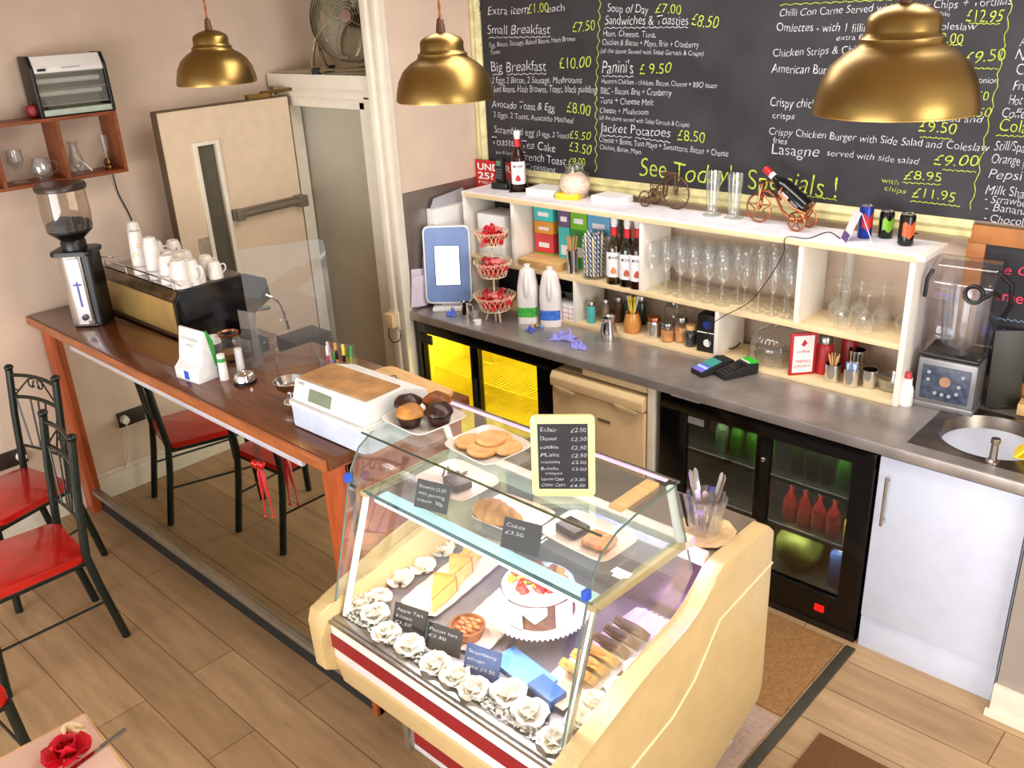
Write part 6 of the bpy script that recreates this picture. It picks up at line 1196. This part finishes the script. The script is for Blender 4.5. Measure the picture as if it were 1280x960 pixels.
CL = [  # x, y(base), h, r, label
 (168, 338, .20, .038, 'tall daisy patterned mug at the left end of the coffee machine', True),
 (190, 343, .19, .038, 'tall white mug beside the daisy patterned one', False),
 (176, 322, .20, .038, 'tall white mug behind the daisy patterned one', False),
 (207, 349, .115, .038, 'white cup right of the tall mugs in the front row', False), (220, 353, .105, .036, 'second white cup of the front row on the machine', False), (233, 358, .11, .038, 'white cup in the front row before the tipped pair', False), (246, 364, .095, .036, 'white cup at the right end of the front row', False),
 (200, 331, .125, .038, 'brown rimmed cup at the back left of the machine top', False), (213, 336, .10, .036, 'white cup in the middle row behind the tall mugs', False), (227, 340, .105, .038, 'white cup in the centre of the cup tray', False), (243, 349, .10, .036, 'white cup in the middle row near the right end', False),
 (221, 325, .11, .036, 'white cup in the back row behind the centre', False), (235, 333, .09, .034, 'small white cup in the back row with a handle', False), (260, 338, .085, .034, 'small espresso cup at the back right corner', False), (258, 350, .07, .03, 'small cup at the right edge of the cup tray', False), (276, 343, .07, .03, 'small cup standing alone at the right rear edge', False)]
for x, y, h, r, lb, dz in CL:
    P = at(x, y+6, Z=CZ); P.x = min(max(P.x, g['x0']+.06), g['x1']-.05); P.y = min(max(P.y, g['y0']+.075), 2.02); k_ = 1.1 if h < .15 else 1; cup(P, h*k_, r*k_, lb, handle=h < .15, deco=dz)
# grinder
P = at(112, 396, Z=BZ)+V((0, .07, .001)); P.x = -4.26; P.y = 1.565
gr = thing('coffee_grinder', 'tall coffee grinder with a clear bean hopper at the end of the bar', 'grinder', P, R(46))
b = MB(); b.prism(rrect(-.075, .06, -.07, .07, .05), 'z', .0, .335, .006); b.build('body', mat('grinder_grey', (176, 166, 156), .35, metal=.6), gr)
b = MB(); b.prism(rrect(.035, .085, -.068, .075, .02), 'z', .0, .34, .006); b.build('side_housing', MT['black'], gr)
b = MB(); b.box(-.022, .036, -.080, -.068, .03, .325, .004); fp = b.build('front_plate', mat('plate_white', (228, 226, 236), .3, metal=.2), gr)
b = MB(); b.box(.003, .012, -.082, -.079, .1, .22); b.box(-.012, .026, -.0818, -.079, .20, .209); b.build('mark', mat('mark_blue', (80, 80, 170), .4), fp)
b = MB(); b.lathe([(0, .014), (.014, .012), (.014, 0), (0, 0)], 16, M=MX.Translation((.012, -.084, .05)) @ MX.Rotation(R(90), 4, 'X')); b.xf(MX.Translation((0, .004, 0))); b.build('knob', MT['black'], fp)
b = MB(); b.prism(rrect(-.092, .098, -.08, .085, .03), 'z', .335, .355, .006); b.build('collar', MT['black'], gr)
b = MB(); b.lathe([(.055, .355), (.055, .39), (.05, .40), (.095, .44), (.098, .46)], 28); b.build('hopper_base', MT['black'], gr)
b = MB(); b.lathe([(.098, .45), (.104, .52), (.100, .63)], 32); b.build('bean_hopper', glassm('hopper', (226, 216, 200), .06, .4, haze=.03), gr)
b = MB(); b.lathe([(0, .42), (.06, .42), (.092, .45), (.094, .475), (.05, .495), (0, .50)], 24); b.jit(.008, 45); b.build('beans', MT['coffee'], gr)
b = MB(); b.lathe([(.108, .625), (.11, .64), (.104, .652), (0, .655)], 32); b.build('hopper_lid', mat('lid_brown', (62, 48, 40), .3), gr)
b = MB(); b.box(-.05, .06, -.075, .03, 0, .012, .004); b.build('portafilter_rest', MT['black'], gr)
# ------------------------------------------------------------------ on the bar
t = thing('leaflet_holder', 'white card leaflet stand with a blue mark at the front of the bar', 'card stand', at(243, 473, Z=BZ), R(6)); mat('allergy_white', (236, 238, 240), .6)
b = MB(); b.prism([(-.03, 0), (.06, 0), (.06, .05), (.055, .16), (.03, .20), (.022, .20), (.0, .07), (-.03, .045)], 'x', -.075, .075, .002); b.build('card_stand', MT['allergy_white'], t)
b = MB(); b.box(-.012, .016, -.032, -.029, .008, .042); b.build('blue_mark', MT['blue'], t)
b = text_mb([('FOOD ALLERGIES', (-.055, .0125, .155), (1, 0, 0), (0, .1, 1), .012, .11), ('NOTICE', (-.025, .009, .130), (1, 0, 0), (0, .1, 1), .011, .05)]); b.xf(MX.Translation((0, -.0045, 0))); b.build('lettering', mat('grey_green', (150, 170, 160), .7), t, ang=0)
b = MB(); b.prism([(.056, .052), (.062, .05), (.062, .15), (.04, .2), (.033, .2)], 'x', .0755, .078); b.build('green_edge', MT['green'], t)
def cylthing(name, label, cat, P, prof, m, n=22, parts=()):
    t = thing(name, label, cat, P); MB().lathe(prof, n).build('body', m, t)
    for nm, pf, mm_ in parts: MB().lathe(pf, n).build(nm, mm_, t)
    return t
cylthing('tip_jar', 'glass jar with coins behind the white tubes on the bar', 'jar', at(285, 449, Z=BZ)+V((0, .02, 0)), [(0, 0), (.045, 0), (.05, .01), (.05, .075), (.038, .09), (.038, .105), (.042, .11)], MT['clear'], parts=(('contents', [(0, .004), (.045, .004), (.045, .03), (0, .034)], mat('coins', (176, 130, 80), .4, metal=.6, noise=.3, scale=60)), ('rim', [(.042, .103), (.044, .112), (.04, .112)], MT['copper'])))
cylthing('jar', 'small clear jar with a white lid left of the tip jar', 'jar', at(274, 449, Z=BZ)+V((-.02, -.0, 0)), [(0, 0), (.03, 0), (.033, .07), (0, .07)], glassm('jarhaze', (230, 226, 226), .08, .4, haze=.1), parts=(('lid', [(0, .1), (.026, .098), (.03, .07), (0, .07)], MT['white']),))
cylthing('cup_tube', 'white tube with a green leaf mark on the bar', 'tube', at(281, 474, Z=BZ), [(0, 0), (.018, 0), (.015, .105), (0, .105)], MT['white'], parts=(('leaf_mark', [(.0166, .075), (.0164, .09)], MT['green']),))
cylthing('cup_tube', 'plain white tube right of the green marked one', 'tube', at(302, 465, Z=BZ), [(0, 0), (.016, 0), (.015, .1), (0, .1)], MT['white'])
cylthing('reception_bell', 'chrome counter bell on the bar', 'bell', at(307, 478, Z=BZ), [(.042, .012), (.042, .016), (.036, .036), (.02, .046), (.006, .048), (.006, .056), (0, .057)], MT['chrome'], 28, parts=(('bell_base', [(0, 0), (.044, 0), (.044, .013), (0, .013)], MT['black']),))
# acrylic holders and screens
def acry(P, label, sx, sy, h, rz, back=0):
    t = thing('acrylic_holder', label, 'holder', P, rz); b = MB()
    b.box(-sx/2, sx/2, -sy/2, -sy/2+.003, 0, h); b.box(-sx/2, sx/2, sy/2-.003, sy/2, 0, h+back); b.box(-sx/2, -sx/2+.003, -sy/2, sy/2, 0, h); b.box(sx/2-.003, sx/2, -sy/2, sy/2, 0, h); b.box(-sx/2, sx/2, -sy/2, sy/2, 0, .003)
    b.build('holder', MT['acrylic'], t); return t
hA = acry(at(318, 458, Z=BZ)+V((-.03, .0, 0)), 'clear acrylic leaflet holder standing on the bar behind the bell', .10, .05, .12, R(10), .10)
hB = at(418, 478, Z=BZ)+V((0, .03, 0)); acry(hB, 'clear acrylic pot full of coloured pens beside the till', .13, .055, .09, R(20), .05)
pc = [('blue', 'sky'), ('tea_red', 'white'), ('paper', 'pink'), ('blue', 'green'), ('tea_red', 'orange'), ('orange', 'black'), ('black', 'white'), ('black', 'yellow'), ('tea_orange', 'green'), ('lime', 'green')]
pn_ = ['blue', 'red', 'white', 'short blue', 'slim red', 'orange', 'black capped', 'black', 'gold', 'bright green']
for i in range(10):
    d = MX.Rotation(R(20), 3, 'Z') @ V((-.055+.0122*i, .008*(-1)**i, 0)); hh = .125+.03*((i*7) % 5)/5-(.02 if i == 3 else 0)
    k = thing('pen', f'{pn_[i]} pen in the acrylic pot by the till', 'pen', hB+d+V((0, 0, .0035)), 0, 'pens in the acrylic pot'); k.rotation_euler = (R(4*((i % 3)-1)), R(3*((i % 2)*2-1)), 0)
    MB().cyl((0, 0, 0), (0, 0, hh*.72), .0052, .0052, 8).build('barrel', MT[pc[i][0]], k); MB().cyl((0, 0, hh*.72), (0, 0, hh), .0056, .0048, 8).build('cap', MT[pc[i][1]], k)
def screen(a, b_, h, label):
    a, b_ = V(a), V(b_); d = b_-a; L_ = d.length; rz = math.atan2(d.y, d.x)
    t = thing('sneeze_screen', label, 'screen', a, rz); b = MB(); b.prism(rrect(0, L_, 0.004, h, .02), 'y', -.002, .002); b.build('sheet', MT['acrylic'], t)
    for x in (L_*.25, L_*.75): b = MB(); b.prism([(-.05, 0), (.05, 0), (.012, .05), (-.012, .05)], 'x', x-.003, x+.003); b.build('foot', MT['acrylic'], t)
a = at(312, 456, Z=BZ); c = at(424, 470, Z=BZ); 
sa, sc = at(322, 466, Z=BZ), at(424, 449, Z=BZ); screen(sa, sc, .50, 'large clear acrylic screen standing on the bar beside the coffee machine')
# knock box, jugs behind the acrylic
cylthing('saucer_stack', 'steel saucers stacked at the edge of the lower bar shelf', 'saucers', at(365, 436, Z=.98)*1.0, [(0, -.08), (.05, -.08), (.05, -.004), (.075, 0), (.078, .006), (.03, .01), (.015, .024), (0, .026)], MT['steel_bright'])
jug(V((-3.30, 2.08, .9)), 'steel milk jug on the lower bar shelf beside the coffee machine', .13, .045, R(-60)); b = MB(); b.box(-.08, .08, -.1, .1, 0, .14, .006); t = b.build('knock_box', MT['black'], loc=(-3.42, 2.17, .9), rz=0); tag(t, 'black knock box on the lower bar shelf', 'box')
t = MB().lathe([(0, 0), (.035, 0), (.03, .01), (.012, .02), (.012, .03), (.05, .06), (.06, .085), (.057, .085), (.045, .06), (0, .035)], 26).build('metal_dish', MT['steel_bright'], loc=at(366, 502, Z=BZ)); tag(t, 'shiny metal sundae dish left of the white till', 'dish')
t = MB().sph((0, 0, .02), (.024, .02, .018), 14, 10).build('shell', mat('shell', (222, 190, 176), .6, noise=.2, scale=30), loc=at(366, 502, Z=BZ)+V((.03, .05, .0)), rz=.4); tag(t, 'pale shell beside the metal dish', 'shell')
# till
t0 = at(375, 510, Z=BZ); t1 = at(478, 604, Z=BZ)
TX = V((-2.56, 1.66, BZ)); t = thing('cash_register', 'white cash register with a grey display on the bar', 'cash register', at(409, 551, Z=BZ)+V((.0, .172, 0)), R(1))
RGP = V(t.location); b = MB(); b.prism(rrect(-.20, .20, -.17, .12, .02), 'z', .006, .085, .006); b.build('drawer_base', mat('till_blue', (206, 216, 236), .35), t)
b = MB(); b.prism(rrect(-.205, .205, -.175, .125, .02), 'z', .085, .098, .004); b.build('rim', MT['white'], t)
b = MB(); b.prism([(-.165, .098), (.12, .098), (.12, .135), (.02, .172), (-.14, .172)], 'x', -.19, .19, .012); tb_ = b.build('body', MT['white'], t)
sl = lambda x, z: (x, -.165+(.025*(z-.098)/.074)-.0015, z)
b = MB(); b._f([sl(-.1, .115), sl(.02, .115), sl(.02, .155), sl(-.1, .155)], [(0, 1, 2, 3)]); b.build('display', MT['lcd'], tb_, ang=0)
b = text_mb([('CASIO', sl(-.165, .158), (1, 0, 0), (0, .38, 1), .009, .035)], depth=.001); b.build('lettering', mat('print_blue2', (90, 100, 150), .6), tb_, ang=0)
for x, y in ((-.17, -.14), (.17, -.14), (-.17, .09), (.17, .09)): MB().cyl((x, y, 0), (x, y, .008), .015, .015, 10).build('foot', MT['black_matte'], t)
b = MB(); b.box(-.175, .175, -.085, .06, 0, .004, .001); t = b.build('cardboard_sheet', mat('card_brown', (186, 140, 90), .85, noise=.18, scale=12), loc=RGP+V((0, -.045, .1735)), rz=R(2)); tag(t, 'brown cardboard sheet lying on top of the cash register', 'cardboard')
b = MB(); b.prism(rrect(-.20, .20, -.13, .13, .03), 'z', 0, .016, .003); t = b.build('chopping_board', MT['board_wood'], loc=(-2.50, 1.935, BZ), rz=R(-3)); tag(t, 'pale wooden board on the bar behind the cash register', 'board'); t.location = at(500, 487, Z=BZ)
t.location.y = 1.90
BL = V(t.location)+V((0, 0, .0165)); s_ = thing('bunch_of_keys', 'dark bunch of keys lying on the wooden board', 'keys', BL+V((-.03, .04, 0)), R(-20)); b = MB(); b.tube(arc((-.05, 0, .004), .014, 0, 340, 16, 'xy'), .002, 6, closed=True); b.build('ring', MT['brass'], s_)
for i in range(4): b = MB(); b.box(-.035, .05+.012*i, -.004, .004, .0+.0015*i, .0025+.0015*i, 0, MX.Rotation(R(-24+14*i), 4, 'Z')); b.build('key', mat('key_dark', (60, 52, 40), .4, metal=.6), s_)
